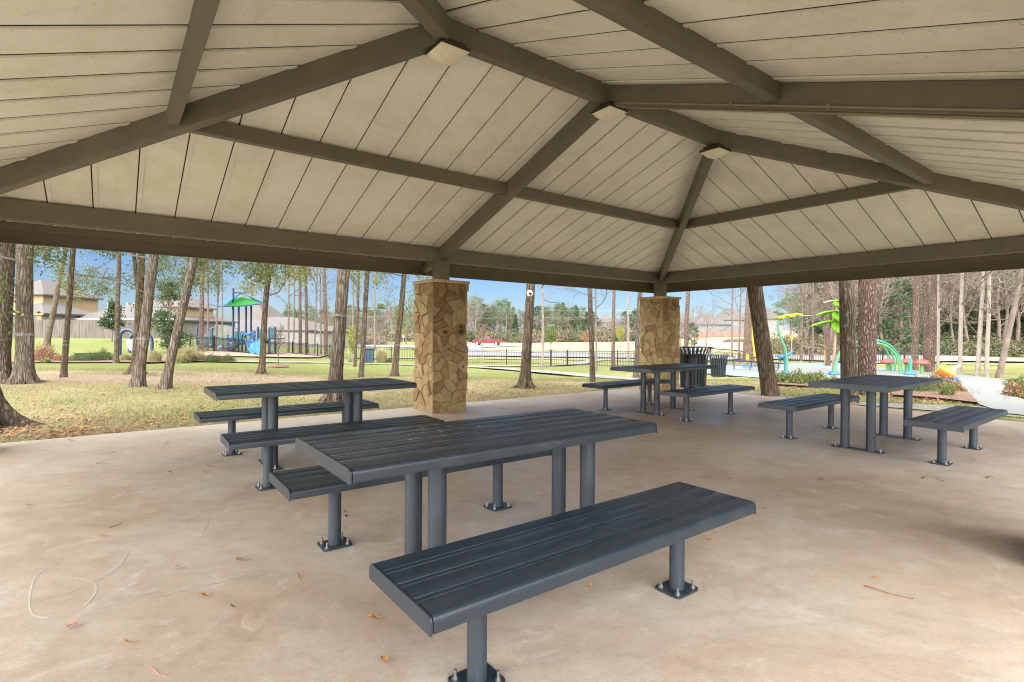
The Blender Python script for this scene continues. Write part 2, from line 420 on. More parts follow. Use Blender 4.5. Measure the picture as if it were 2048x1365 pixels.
def cap_mb(W, zt, side, L):
    m = MB(); r = .024; hw = W / 2; x = side * L / 2; dep = .060
    a = [(hw - r + r * math.sin(t), zt - r + r * math.cos(t)) for t in [R(q) for q in range(0, 91, 15)]]
    p = [(-y, z) for y, z in a[::-1]] + a + [(hw, zt - dep), (-hw, zt - dep)]
    m.prism([(x, y, z) for y, z in p], (-side * .008, 0, 0)); return m

def bolt(m, x, y, z=.012):
    m.mi = 1; m.cyl((x, y), .015, z, z + .003, 12); m.cyl((x, y), .0105, z + .003, z + .013, 6)
    m.cyl((x, y), .0055, z + .013, z + .034, 8); m.mi = 0

def rplate(m, sx, sy, t=.012, r=.02, ox=0, oy=0):
    p = []
    for cx_, cy_, a0 in ((1, 1, 0), (-1, 1, 90), (-1, -1, 180), (1, -1, 270)):
        for k in range(5):
            a = R(a0 + k * 22.5); p.append((ox + cx_ * (sx / 2 - r) + r * math.cos(a), oy + cy_ * (sy / 2 - r) + r * math.sin(a), .001))
    m.prism(p, (0, 0, t - .001))

BL, BW, BH = 1.855, .476, .4462
TLn, TW, TH = 1.885, .789, .76

def make_bench():
    t = empty('bench')
    boards(BL, BW, BH, 2, .0985, .017, .0098).build('seat', M['slate'], t, 40)
    for s in (-1, 1): cap_mb(BW, BH, s, BL).build('end_cap', M['slate'], t, 40)
    f = MB()
    for x in (-.605, .605): f.box(x - .03, x + .03, -BW / 2 + .02, BW / 2 - .02, BH - .048, BH - .0285)
    for y in (-.16, .16): f.box(-BL / 2 + .03, BL / 2 - .03, y - .015, y + .015, BH - .046, BH - .0290)
    f.box(-BL / 2 + .02, BL / 2 - .02, -BW / 2 + .03, BW / 2 - .03, BH - .0284, BH - .0281)  # thin dark sheet added below the boards, stands in for shade in gaps
    f.build('seat_frame_shade_sheet', M['dark_gap'], t)
    for x in (-.605, .605):
        l = MB().cyl((0, 0), .0375, .012, BH - .046, 28).build('leg', M['leg'], t, 40, (x, 0, 0))
        b = MB(); rplate(b, .175, .15)
        for a in (-.062, .062):
            for c_ in (-.05, .05): bolt(b, a, c_)
        b.build('base_plate', [M['slate'], M['steel']], l, 40)
    return t

def make_table():
    t = empty('picnic_table')
    boards(TLn, TW, TH, 4, .1135, .020, .0118).build('tabletop', M['slate'], t, 40)
    for s in (-1, 1): cap_mb(TW, TH, s, TLn).build('end_cap', M['slate'], t, 40)
    f = MB()
    for y in (-.25, .25): f.box(-TLn / 2 + .03, TLn / 2 - .03, y - .02, y + .02, TH - .05, TH - .0290)
    f.box(-TLn / 2 + .02, TLn / 2 - .02, -TW / 2 + .03, TW / 2 - .03, TH - .0286, TH - .0282)  # added near-black sheet, puts the shade between tabletop boards into colour
    f.build('table_frame_shade_sheet', M['dark_gap'], t)
    for x in (-.42, .42):
        for y in (-.13, .13):
            MB().cyl((0, 0), .046, .012, TH - .046, 30).build('leg', M['leg'], t, 40, (x, y, 0))
        b = MB(); rplate(b, .11, .52)
        for y in (-.225, .225): bolt(b, 0, y)
        b.build('base_plate', [M['slate'], M['steel']], t, 40, (x, 0, 0))
        MB().box(-.035, .035, -.34, .34, TH - .049, TH - .0288).build('crossbar', M['dark_gap'], t, loc=(x, 0, 0))
    return t

GT = 'picnic tables under the pavilion'; GB = 'benches beside the picnic tables'
tab0 = make_table(); ben0 = make_bench()
TABS = [(-.111, 2.954, 36.67, -.41, .62, 'large slate grey picnic table in the foreground with pale smears on its slatted top'),
        (-2.003, 5.406, 36.99, -.43, .40, 'slate grey picnic table at the lawn edge left of the nearer stone column'),
        (2.566, 8.86, 39.47, -.42, .42, 'slate grey picnic table in front of the far stone column and the big trash receptacle'),
        (4.403, 6.375, 37.64, -.61, .61, 'slate grey picnic table at the right in front of the two thick trunks')]
BENS = [(.361, 2.329, 36.82, 'nearest slate grey bench in the foreground, scuffed slatted seat, two bolted legs'),
        (-.585, 3.585, 36.49, 'slate grey bench on the far side of the foreground table'),
        (-1.531, 4.762, 36.0, 'slate grey bench between the foreground table and the table at the lawn edge'),
        (-2.464, 5.952, 37.3, 'slate grey bench closest to the lawn, behind the left table'),
        (2.068, 9.394, 38.73, 'slate grey bench left of the table by the far stone column'),
        (3.082, 8.267, 37.49, 'slate grey bench in front of the large trash receptacle, right of its table'),
        (3.962, 7.009, 37.22, 'slate grey bench left of the right-hand table, in front of the leaning tree'),
        (4.84, 5.737, 37.54, 'rightmost slate grey bench, seen across its end, four bolts on each foot')]
for i, (x, y, a, l0, l1, lab) in enumerate(TABS):
    o = tab0 if i == 0 else dup(tab0, None)
    o.location = (x, y, 0); o.rotation_euler = (0, 0, R(a)); tag(o, lab, 'table', GT)
    for ch in o.children:
        if ch.name.split('.')[0] in ('leg', 'base_plate', 'crossbar'): ch.location.x = l0 if ch.location.x < 0 else l1
for i, (x, y, a, lab) in enumerate(BENS):
    o = ben0 if i == 0 else dup(ben0, None)
    o.location = (x, y, 0); o.rotation_euler = (0, 0, R(a)); tag(o, lab, 'bench', GB)
# pale smears on the foreground table: thin dried film on the boards
random.seed(4)
sm = MB()
for k in range(42):
    cx_ = random.gauss(-.38, .17); cy_ = random.choice((.02, .12, .215, .30)) + random.uniform(-.025, .025)
    a, b = random.uniform(.003, .016), random.uniform(.0015, .004)
    sm.prism([(cx_ + a * math.cos(t_) * random.uniform(.6, 1.2), cy_ + b * math.sin(t_) * random.uniform(.6, 1.2), TH + .0003) for t_ in [R(q * 45) for q in range(8)]], (0, 0, .0006))
tag(sm.build('dried_smear', simple('dried_smear', (.30, .31, .31), .7, .2, 60), tab0), kind='stuff')

# ================================================================== pavilion
TH_ = .6463; AX, AY = -1.1994, 8.93
S_, WD, ZR, ZB, ZT, OV = 5.8462, 7.5253, 3.8264, 2.4819, 2.7047, .60
KS = (ZR - ZB) / (WD / 2)
pav = empty('pavilion', (AX, AY, 0), TH_, 'open park pavilion with hip roof, bronze steel beams and stone columns', 'pavilion')
cT, sT = math.cos(TH_), math.sin(TH_)
def W2(u, v, z=0): return Vector((AX + cT * u - sT * v, AY + sT * u + cT * v, z))

def clip(poly, a, b, c):
    """keep a*x+b*y<=c"""
    out = []
    for i in range(len(poly)):
        p, q = poly[i], poly[(i + 1) % len(poly)]
        fp, fq = a * p[0] + b * p[1] - c, a * q[0] + b * q[1] - c
        if fp <= 0: out.append(p)
        if (fp < 0 < fq) or (fq < 0 < fp):
            t = fp / (fp - fq); out.append((p[0] + (q[0] - p[0]) * t, p[1] + (q[1] - p[1]) * t))
    return out

def slope(name, half, a0, ridge, tf, seams, side=1, gap=.0062):
    """half: half length at wall line, a along eave, b inward from wall line; ridge b; tf maps (a,b)->(u,v)"""
    Z = lambda b, d=0: ZT + .004 + KS * b + d
    def base(x0, x1):
        p = [(x0, -OV), (x1, -OV), (x1, ridge), (x0, ridge)]
        p = clip(p, 1, 1, half); p = clip(p, -1, 1, half); return p
    m = MB()
    def slab(p, z0, z1):
        if len(p) < 3: return
        lo = [(*tf(a, b), Z(b, z0)) for a, b in p]; m.prism(lo, (0, 0, z1 - z0))
    L = half + OV
    m.mi = 1; slab(base(-L, L), .0042, .0262); m.mi = 0  # near-black backing close behind the panels paints the shade of the seams
    m.mi = 2; slab(base(-L, L), .0265, .12); m.mi = 0
    sea = [-L] + [s for s in seams if -L < s < L] + [L]
    for x0, x1 in zip(sea, sea[1:]):
        slab(base(x0 + gap, x1 - gap), 0, .0040)
        if x0 > -L:
            lip = base(x0 + gap + .004, x0 + gap + .042) if side > 0 else base(x0 - gap - .042, x0 - gap - .004)
            slab(lip, -.011, -.0003)
            if lip and len(lip) > 2:
                bs = [q[1] for q in lip]; b = -OV + .12
                while b < min(max(bs), half - abs(x0) if True else 9) - .08:
                    m.mi = 1; u, v = tf(x0 + side * (gap + .020), b); m.box(u - .002, u + .002, v - .002, v + .002, Z(b, -.0130), Z(b, -.0108)); m.mi = 0; b += .12
    o = m.build(name, [M['ceil'], M['dark_gap'], M['roof_top']], pav)
    return o
H2 = WD / 2
sm1 = [-4.993 + .4 * k - .4 * 4 for k in range(40)]
slope('roof_panel', S_, 0, H2, lambda a, b: (a, -b), sm1)
slope('roof_panel', S_, 0, H2, lambda a, b: (-a, -WD + b), [-s for s in sm1][::-1], -1, .012)
sm2 = [-4.4 + .4 * k + .11 for k in range(24)]
slope('roof_panel', H2, 0, H2, lambda a, b: (S_ - b, -H2 - a), sm2, -1)
slope('roof_panel', H2, 0, H2, lambda a, b: (-S_ + b, -H2 + a), sm2, 1, .013)
E1 = -S_ + H2; E2 = S_ - H2; BWI = .105
def beam(name, p, q, w=BWI, h=.222, mat='steelb'):
    m = MB(); m.beam(p, q, w, h); return m.build(name, M[mat], pav, bevel=.006)
TO = OV - .03
def ext_pt(u, v, du, dv): return (u + du * TO, v + dv * TO, ZB - KS * TO + .04)
beam('ridge_beam', (E1 - .1, -H2, ZR + .004), (E2 + .1, -H2, ZR + .004))
for (u, v, du, dv, uu, vv) in ((S_, 0, 1, 1, E2, -H2), (-S_, 0, -1, 1, E1, -H2), (S_, -WD, 1, -1, E2, -H2), (-S_, -WD, -1, -1, E1, -H2)):
    beam('hip_rafter', (u, v, ZB), (uu, vv, ZR))
    m = MB(); m.beam((u, v, ZB + .06), (u + du * TO, v + dv * TO, ZB + .06 - KS * TO), BWI, .15); m.build('rafter_tail', M['steelb'], pav)
for v0, dv in ((0, 1), (-WD, -1)):
    beam('rafter', (0, v0, ZB), (0, -H2, ZR), BWI + .002)
    m = MB(); m.beam((0, v0, ZB + .06), (0, v0 + dv * TO, ZB + .06 - KS * TO), BWI, .15); m.build('rafter_tail', M['steelb'], pav)
# purlins
zm = (ZB + ZR) / 2 + .065; q = H2 / 2
for v in (-q, -WD + q):
    for a, b in ((-S_ + q, 0), (0, S_ - q)): beam('purlin', (a, v, zm), (b, v, zm), .095, .15)
for u in (-S_ + q, S_ - q): beam('purlin', (u, -q, zm), (u, -WD + q, zm), .095, .15)
# wall-line beams
for p, q_ in (((-S_, 0), (S_, 0)), ((-S_, -WD), (S_, -WD)), ((S_, 0), (S_, -WD)), ((-S_, 0), (-S_, -WD))):
    beam('eave_beam', (*p, ZB), (*q_, ZB), .12, .222)
# fascia and gutter
fo = OV; zf1 = ZT - KS * fo + .10; zf0 = 2.305
for p, q_ in (((-S_ - fo, fo), (S_ + fo, fo)), ((-S_ - fo, -WD - fo), (S_ + fo, -WD - fo)), ((S_ + fo, fo), (S_ + fo, -WD - fo)), ((-S_ - fo, fo), (-S_ - fo, -WD - fo))):
    m = MB(); m.beam((*p, zf0), (*q_, zf0), .02, zf1 - zf0)
    dx, dy = q_[0] - p[0], q_[1] - p[1]; l = math.hypot(dx, dy); nx, ny = -dy / l, dx / l
    cx_, cy_ = 0, -H2
    s = 1 if (nx * (cx_ - p[0]) + ny * (cy_ - p[1])) > 0 else -1
    o_ = .04 * s
    m.beam((p[0] + nx * o_, p[1] + ny * o_, zf1 - .075), (q_[0] + nx * o_, q_[1] + ny * o_, zf1 - .075), .012, .045)
    m.beam((p[0] + nx * .02 * s, p[1] + ny * .02 * s, zf0 - .004), (q_[0] + nx * .02 * s, q_[1] + ny * .02 * s, zf0 - .004), .05, .0035)
    o2 = .13 * s; m.beam((p[0] + nx * o2, p[1] + ny * o2, 2.445), (q_[0] + nx * o2, q_[1] + ny * o2, 2.445), .012, .09)
    m.build('fascia', M['fascia'], pav)
# stone columns
def vor_cells(w, h, nx, ny, rng):
    pts = [((i + .5 + rng.uniform(-.48, .48)) * w / nx, (j + .5 + rng.uniform(-.48, .48)) * h / ny) for i in range(nx) for j in range(ny)]
    pts = [p for k, p in enumerate(pts) if rng.random() > .13]
    cells = []
    for i, p in enumerate(pts):
        poly = [(0, 0), (w, 0), (w, h), (0, h)]
        for j, q in enumerate(pts):
            if i == j: continue
            a, b = q[0] - p[0], q[1] - p[1]
            # anisotropic weighting for blocky stones
            c = (q[0] ** 2 + q[1] ** 2 - p[0] ** 2 - p[1] ** 2) / 2
            g = .0036 * math.hypot(a, b)
            poly = clip(poly, a, b, c - g)
            if len(poly) < 3: break
        if len(poly) >= 3: cells.append(poly)
    return cells
def stone_column(seed, w=.60, zc=2.10):
    rng = random.Random(seed); m = MB(); tone = []
    m.mi = 1; m.box(-w / 2 + .016, w / 2 - .016, -w / 2 + .016, w / 2 - .016, 0, zc); m.mi = 0; tone += [0] * 6
    for k in range(4):
        rot = Matrix.Rotation(k * math.pi / 2, 4, 'Z')
        for poly in vor_cells(w, zc, 4, 13, rng):
            d = rng.uniform(.003, .038); tn = rng.random() ** .8
            cx_ = sum(p[0] for p in poly) / len(poly); cy_ = sum(p[1] for p in poly) / len(poly)
            # subdivide outline and roughen it
            out = []
            for i in range(len(poly)):
                p, q = poly[i], poly[(i + 1) % len(poly)]; n_ = max(1, int(math.hypot(q[0] - p[0], q[1] - p[1]) / .05))
                for s in range(n_):
                    x, y = p[0] + (q[0] - p[0]) * s / n_, p[1] + (q[1] - p[1]) * s / n_
                    jx, jy = rng.uniform(-.004, .004), rng.uniform(-.004, .004)
                    edge = x < .001 or x > w - .001
                    out.append((x + (0 if edge else jx), min(zc, max(0, y + jy)), rng.uniform(-.002, .003)))
            n_ = len(out); vs = []
            y0 = -w / 2
            def V(x, z, dep): return rot @ Vector((x - w / 2, y0 - dep, z))
            corner = lambda x: (.0 if .001 < x < w - .001 else 1)
            for x, z, j in out: vs.append(V(x, z, -.03))
            for x, z, j in out:
                xx = x + (d if x > w - .001 else (-d if x < .001 else 0)) * .8
                vs.append(V(xx, z, d * .72 + j))
            for x, z, j in out:
                f = .86; xx = cx_ + (x - cx_) * f; zz = cy_ + (z - cy_) * f
                xx += (d * .8 if x > w - .001 else (-d * .8 if x < .001 else 0))
                vs.append(V(xx, zz, d + j * 1.5 + rng.uniform(-.003, .003)))
            vs.append(V(cx_, cy_, d + rng.uniform(-.002, .006)))
            fs = [(i, (i + 1) % n_, n_ + (i + 1) % n_, n_ + i) for i in range(n_)]
            fs += [(n_ + i, n_ + (i + 1) % n_, 2 * n_ + (i + 1) % n_, 2 * n_ + i) for i in range(n_)]
            fs += [(2 * n_ + i, 2 * n_ + (i + 1) % n_, 3 * n_) for i in range(n_)]
            m.add(vs, fs); tone += [tn] * len(fs)
    o = m.build('stone_column', [M['stone'], M['mortar']], pav)
    at_ = o.data.attributes.new('tone', 'FLOAT', 'FACE'); at_.data.foreach_set('value', tone)
    c = MB(); h = w / 2 + .045; r2 = Matrix.Identity(4)
    c.box(-h, h, -h, h, zc, zc + .05); c.build('column_cap', M['capstone'], o, bevel=.006)
    p_ = MB(); p_.box(-.105, .105, -.105, .105, zc + .0505, ZB - .001); p_.box(-.13, .13, -.13, .13, zc + .0502, zc + .062); p_.build('steel_post', M['steelb'], o)
    return o
colA = stone_column(11, .615); colB = stone_column(23, .60)
colB.location = (S_, 0, 0)
for k, (u, v, src) in enumerate(((-S_, 0, colA), (-S_, -WD, colB), (0, -WD, colA), (S_, -WD, colB))):
    o = dup(src, pav, (u, v - (.06 if u == 0 else 0), 0))
# knot-holes: dark weathered stones on the near column
hb = MB()
for (x, z, r) in ((-.10, 1.30, .045), (.20, 1.31, .055), (.20, 1.39, .03), (.235, .73, .022)):
    hb.prism([(x + r * math.cos(R(t_)) * random.uniform(.8, 1.1), -.3385, z + r * .8 * math.sin(R(t_)) * random.uniform(.8, 1.1)) for t_ in range(0, 360, 30)], (0, .012, 0))
hb.build('dark_stone', simple('dark_stone', (.06, .035, .02), .95, .3, 30, .004, 60), colA)
# conduits along the ridge and the opposite rafter
m = MB(); y = -WD
zc_ = lambda t: ZB + (ZR - ZB) * t
pts = [(.066, -H2 - .10, ZR - .03), (.082, -H2 - .22, ZR - .045)] + [(.066 , -H2 - a, ZR - KS * a + .03) for a in (.5, 1.2, 2.2, 3.5)]
m.tube([(x - .13, yy, z) for x, yy, z in pts], .011, 8)
m.tube([(-.066 + .012, -H2 - .06, ZR - .016)] + [(-.035, -H2 - a, ZR - KS * a - .012) for a in (.3, 1.2, 2.2, 3.6)], .010, 8)
m.tube([(E1, -H2 + .063, ZR + .03), (0, -H2 + .063, ZR + .03), (E2, -H2 + .063, ZR + .03)], .008, 6)
m.tube([(E1 - .03, -H2 - .10, ZR - .01), (E1 - .9, -H2 - .97, ZR - KS * .9 + .0), (E1 - 2.5, -H2 - 2.57, ZR - KS * 2.5)], .010, 6)
for a in (.7, 1.5, 2.3): m.box(-.079, -.053, -H2 - a - .012, -H2 - a + .012, ZR - KS * a + .004, ZR - KS * a + .050)
m.build('conduit', M['conduit'], pav, 40)
m = MB(); m.tube([(S_ + .30, .36, 2.13), (S_ + .36, .30, 2.13), (S_ + .375, .285, 2.08), (S_ + .375, .285, .02)], .014, 8)
m.build('downspout', M['steelb'], pav, 40)
# cobweb dots / staples along ridge and hips (small bolts under the roof)
# ceiling lights
def make_light():
    t = empty('ceiling_light')
    h = MB(); h.prism([(-.15, -.15, -.075), (.15, -.15, -.075), (.15, .15, -.075), (-.15, .15, -.075)], (0, 0, .03)); h.box(-.115, .115, -.115, .115, -.0448, -.002)
    h.box(-.04, .04, -.04, .04, -.02, .0)
    h.build('housing', M['bronze'], t, bevel=.008)
    l = MB(); n_ = 9; vs = []
    for i in range(n_):
        for j in range(n_):
            x, y = -1 + 2 * i / (n_ - 1), -1 + 2 * j / (n_ - 1)
            vs.append((x * .142, y * .142, -.077 - .066 * (1 - x ** 4) * (1 - y ** 4)))
    l.add(vs, [(i * n_ + j, (i + 1) * n_ + j, (i + 1) * n_ + j + 1, i * n_ + j + 1) for i in range(n_ - 1) for j in range(n_ - 1)])
    l.build('lens', M['lens'], t, 60)
    return t
l0 = make_light(); GLt = 'square ceiling lights along the ridge beam'
for k, (u, lab) in enumerate(((E1 + .02, 'square ceiling light with bulging cream lens at the upper left end of the ridge beam'), (0, 'middle of the three square ceiling lights, where the conduit meets the ridge'), (E2 - .0, 'smallest looking square ceiling light at the far right end of the ridge'))):
    o = l0 if k == 0 else dup(l0)
    o.location = W2(u, -H2, ZR - .001); o.rotation_euler = (0, 0, TH_); tag(o, lab, 'light', GLt)
# ================================================================== ground
rngN = np.random.default_rng(5)
def axis(segs):
    out = []
    for a, b, st in segs:
        x = a
        while x < b - 1e-6: out.append(x); x += st
    out.append(segs[-1][1]); return out
xs = axis([(-700, -200, 50), (-200, -60, 8), (-60, -24, 1.5), (-24, 34, .35), (34, 60, 1.2), (60, 200, 8), (200, 700, 50)])
ys = axis([(-300, -40, 40), (-40, 4, 4), (4, 30, .35), (30, 60, 1), (60, 180, 4), (180, 800, 40)])
def uv(X, Y): dx, dy = X - AX, Y - AY; return cT * dx + sT * dy, -sT * dx + cT * dy
SU0, SU1, SV0, SV1 = -6.5, 6.53, -8.05, .5
V = []; gr = []; ba = []
def bump1(x, c, w): return math.exp(-((x - c) / w) ** 2)
for Y in ys:
    for X in xs:
        z = gz(X, Y); u, v = uv(X, Y)
        if Y < 60: z += .012 * math.sin(X * 1.7 + Y) * math.sin(Y * 1.3 - X * .6)
        if SU0 - .1 < u < SU1 + 4 and SV0 - .1 < v < SV1 + .1: z = min(z, G0 - .004)
        if Y > 20 and X > -15: z -= .03
        V.append((X, Y, z))
        px = 1024 + F * X / max(Y, 1); py = HY + F * (CH - z) / max(Y, 1) + (px - 1024) * .006
        d = math.hypot(X, Y)
        g = .36; b = .0
        if Y > 5:
            if px < 640:
                if Y > 17.5: g = .85
                if Y < 12.6: g = .45 + .12 * bump1(py, 800, 25)
                b = .92 * bump1(Y, 14.8, 1.5) * (1 if px > 40 else .8)
                b = max(b, .85 * bump1(px, 10, 60) * bump1(py, 860, 14))
                if Y > 30: g = .95
            elif px < 860:
                g = .5 if Y < 13 else .38
                b = .42 * bump1(Y, 15, 2)
                if Y > 18: g = .8
            elif px < 1300:
                g = .22 if Y < 14.5 else .75
                b = .15 * bump1(Y, 12, 1.5)
                if Y > 42: g = .05 if py < 708 else .6
            elif px < 1560: g = .45 if Y < 17 else .6
            else:
                g = .7 if Y < 30 else .75
                if px > 1870: g = .7
            if px > 1300 and Y > 70: g = .2
        gr.append(g); ba.append(b)
nx, ny = len(xs), len(ys)
ii = np.arange(nx * ny).reshape(ny, nx)
Fq = np.stack([ii[:-1, :-1], ii[:-1, 1:], ii[1:, 1:], ii[1:, :-1]], -1).reshape(-1, 4)
ground = np_mesh('ground', V, Fq, M['lawn']); tag(ground, 'grass lawn with dormant tan and green patches', 'ground', kind='structure')
for nm, val in (('green', gr), ('bare', ba)):
    a = ground.data.attributes.new(nm, 'FLOAT', 'POINT'); a.data.foreach_set('value', np.array(val, dtype=np.float32))
ground.data.polygons.foreach_set('use_smooth', [True] * len(ground.data.polygons))

slab = MB(); c4 = [W2(SU0, SV0, 0), W2(SU1, SV0, 0), W2(SU1, SV1, 0), W2(SU0, SV1, 0)]
slab.prism([c - Vector((0, 0, .14)) for c in c4], (0, 0, .14)); o = slab.build('pavement', M['slab'])
tag(o, 'stained tan concrete slab floor of the pavilion', 'pavement', kind='structure')

def drape(name, pts, mat, off=.02, cell=1.0, kind='structure', label=None, cat=None, dmax=None, thick=0):
    """pts in world XY -> sheet following the terrain"""
    bm = bmesh.new(); f = bm.faces.new([bm.verts.new((p[0], p[1], 0)) for p in pts])
    bmesh.ops.triangulate(bm, faces=[f])
    X0, X1 = min(p[0] for p in pts), max(p[0] for p in pts); Y0, Y1 = min(p[1] for p in pts), max(p[1] for p in pts)
    for ax, a, b in ((0, X0, X1), (1, Y0, Y1)):
        k = a + cell
        while k < b:
            co = (k, 0, 0) if ax == 0 else (0, k, 0); no = (1, 0, 0) if ax == 0 else (0, 1, 0)
            bmesh.ops.bisect_plane(bm, geom=bm.verts[:] + bm.edges[:] + bm.faces[:], plane_co=co, plane_no=no)
            k += cell * (1 if ax == 0 else 1) * (1 if k < 60 else 2)
    for v_ in bm.verts: v_.co.z = gz(v_.co.x, v_.co.y) + off
    if thick:
        r_ = bmesh.ops.extrude_face_region(bm, geom=bm.faces[:])
        for g_ in r_['geom']:
            if isinstance(g_, bmesh.types.BMVert): g_.co.z -= thick
    bmesh.ops.recalc_face_normals(bm, faces=bm.faces)
    me = bpy.data.meshes.new(name); bm.to_mesh(me); bm.free(); me.materials.append(mat)
    o = bpy.data.objects.new(name, me); C.objects.link(o)
    return tag(o, label, cat, kind=kind)
def pxp(l): return [at(*p).xy for p in l]
def ribbon(l, w):
    """world path with width"""
    ps = [Vector(p) for p in l]; A, B = [], []
    for i, p in enumerate(ps):
        d = (ps[min(i + 1, len(ps) - 1)] - ps[max(i - 1, 0)]).normalized(); n_ = Vector((-d.y, d.x)) * w / 2
        A.append(p + n_); B.append(p - n_)
    return A + B[::-1]
# sidewalk hugging the slab end, splash pad and its approach
drape('sidewalk', [W2(6.54, .5).xy, W2(7.12, .9).xy, W2(7.12, -2.6).xy, W2(7.3, -3.6).xy, W2(8.48, -5.2).xy, W2(8.3, -6.0).xy, W2(9.5, -9).xy, W2(8.2, -9.5).xy, W2(7.42, -5.99).xy, W2(6.84, -3.83).xy, W2(6.54, -2.9).xy], M['walk'], .012, 1, label='pale concrete sidewalk beside the slab', cat='sidewalk')
pad = pxp([(1400, 733), (1405, 748), (1530, 758), (1600, 764), (1690, 772), (1800, 778), (1925, 776), (1957, 811), (2010, 830), (2200, 850), (2400, 840), (2060, 806), (2003, 787), (2019, 775), (2016, 765), (1995, 759), (1945, 753), (1900, 749), (1850, 744), (1800, 740), (1740, 736)]) + [G(1680, 33.5).xy, G(1600, 33.5).xy, G(1500, 33.5).xy]
drape('splash_pad', pad, M['pad'], .030, .8, label='pale blue and white concrete splash pad', cat='splash pad')
# footpaths through the lawn
pc = [at(*p).xy for p in ((1390, 774), (1300, 763), (1237, 758), (1150, 750), (1060, 743), (1000, 738), (940, 734.5), (835, 731), (740, 728), (640, 726), (560, 725), (455, 724), (330, 724))]
drape('path', ribbon(pc, 1.15), M['walk'], .035, 1.0, label='narrow white footpath curving through the lawn', cat='path')
drape('path', ribbon([at(*p).xy for p in ((940, 733), (1050, 732.5), (1118, 731.5), (1160, 728), (1190, 722))], 1.2), M['walk'], .045, 1.0, label='short footpath leading to the gate', cat='path')
drape('sidewalk', ribbon([at(*p).xy for p in ((700, 716), (830, 717), (940, 718), (1100, 719.5), (1300, 723))], 1.6), M['walk'], .06, 2, label='pale sidewalk beyond the iron fence', cat='sidewalk')
# roads beyond the fence
drape('road', pxp([(820, 697), (935, 691), (1040, 691.5), (960, 697), (975, 704), (1180, 706.5), (1300, 710), (1420, 706), (1440, 712), (1360, 717), (1290, 718), (1000, 713.5), (880, 713)]), M['asphalt'], .08, 3, label='grey road curving beyond the fence', cat='road')
drape('road', pxp([(600, 688.5), (700, 690), (835, 691.5), (935, 690), (1040, 690.5), (1060, 692), (940, 697), (835, 696), (700, 694)]), M['asphalt'], .07, 3, label='distant pale road at the foot of the wood', cat='road')
drape('road', pxp([(1386, 684), (1450, 683.5), (1475, 687), (1485, 697), (1490, 704), (1420, 698), (1385, 706), (1376, 700)]), M['walk'], .10, 3, label='pale side road climbing towards the houses', cat='road')
drape('road', [G(1395, 44).xy, G(1500, 47).xy, G(1680, 50).xy, G(1900, 46).xy, G(2150, 38).xy, G(2400, 34).xy, G(2400, 40).xy, G(2150, 45).xy, G(1900, 54).xy, G(1680, 58).xy, G(1500, 55).xy, G(1395, 52).xy], M['walk'], .09, 2, label='pale road in front of the dense wood', cat='road')
drape('path', ribbon([G(1870, 35.8).xy, G(1950, 35).xy, G(2150, 31).xy], 1.0), M['walk'], .07, 1, label='thin sidewalk along the road', cat='path')
# playground mulch and beds
drape('playground_surface', pxp([(380, 716), (640, 716.5), (655, 712), (632, 708.5), (560, 707), (380, 706)]), M['play_mulch'], .07, 2, kind='stuff', label='tan wood chips under the play equipment', cat='mulch')
drape('mulch_bed', pxp([(1786, 795), (1850, 799), (1900, 804), (1957, 811), (1945, 797), (1925, 778), (1860, 773), (1800, 776), (1772, 783)]), M['mulch'], .055, .7, kind='stuff', label='brown bark mulch bed with pink shrubs', cat='mulch')
drape('mulch_bed', pxp([(2005, 787), (2060, 803), (2120, 812), (2160, 790), (2060, 772), (2022, 770)]), M['mulch'], .055, .7, kind='stuff', label='bark mulch bed at the right edge of the path', cat='mulch')
drape('mulch_bed', pxp([(1545, 762), (1545, 772), (1600, 776), (1690, 779), (1700, 770), (1640, 764)]), M['mulch'], .055, .7, kind='stuff', label='mulch strip under the low green shrubs', cat='mulch')
drape('mulch_bed', pxp([(-60, 720), (-60, 728), (300, 727), (470, 725), (470, 720), (300, 719), (100, 719)]), M['mulch'], .05, 1, kind='stuff', label='mulch strip under the row of shrubs and grasses', cat='mulch')

# ================================================================== vegetation generators
def leafquads(pts, size, rng, per=1, spread=.0, droop=0, aspect=.55):
    """pts (n,3) -> V,F arrays of small pointed leaves (quads)"""
    P_ = np.repeat(np.asarray(pts, dtype=float), per, axis=0)
    n_ = len(P_); P_ = P_ + rng.normal(0, 1, (n_, 3)) * spread
    a = rng.normal(0, 1, (n_, 3)); a[:, 2] -= droop; a /= np.linalg.norm(a, axis=1)[:, None]
    b = rng.normal(0, 1, (n_, 3)); b -= a * (a * b).sum(1)[:, None]; b /= np.linalg.norm(b, axis=1)[:, None]
    s = size * rng.uniform(.6, 1.3, (n_, 1))
    V = np.concatenate([P_, P_ + a * s * .5 + b * s * aspect * .5, P_ + a * s, P_ + a * s * .5 - b * s * aspect * .5], 1).reshape(-1, 3)
    return V, np.arange(n_ * 4).reshape(-1, 4)

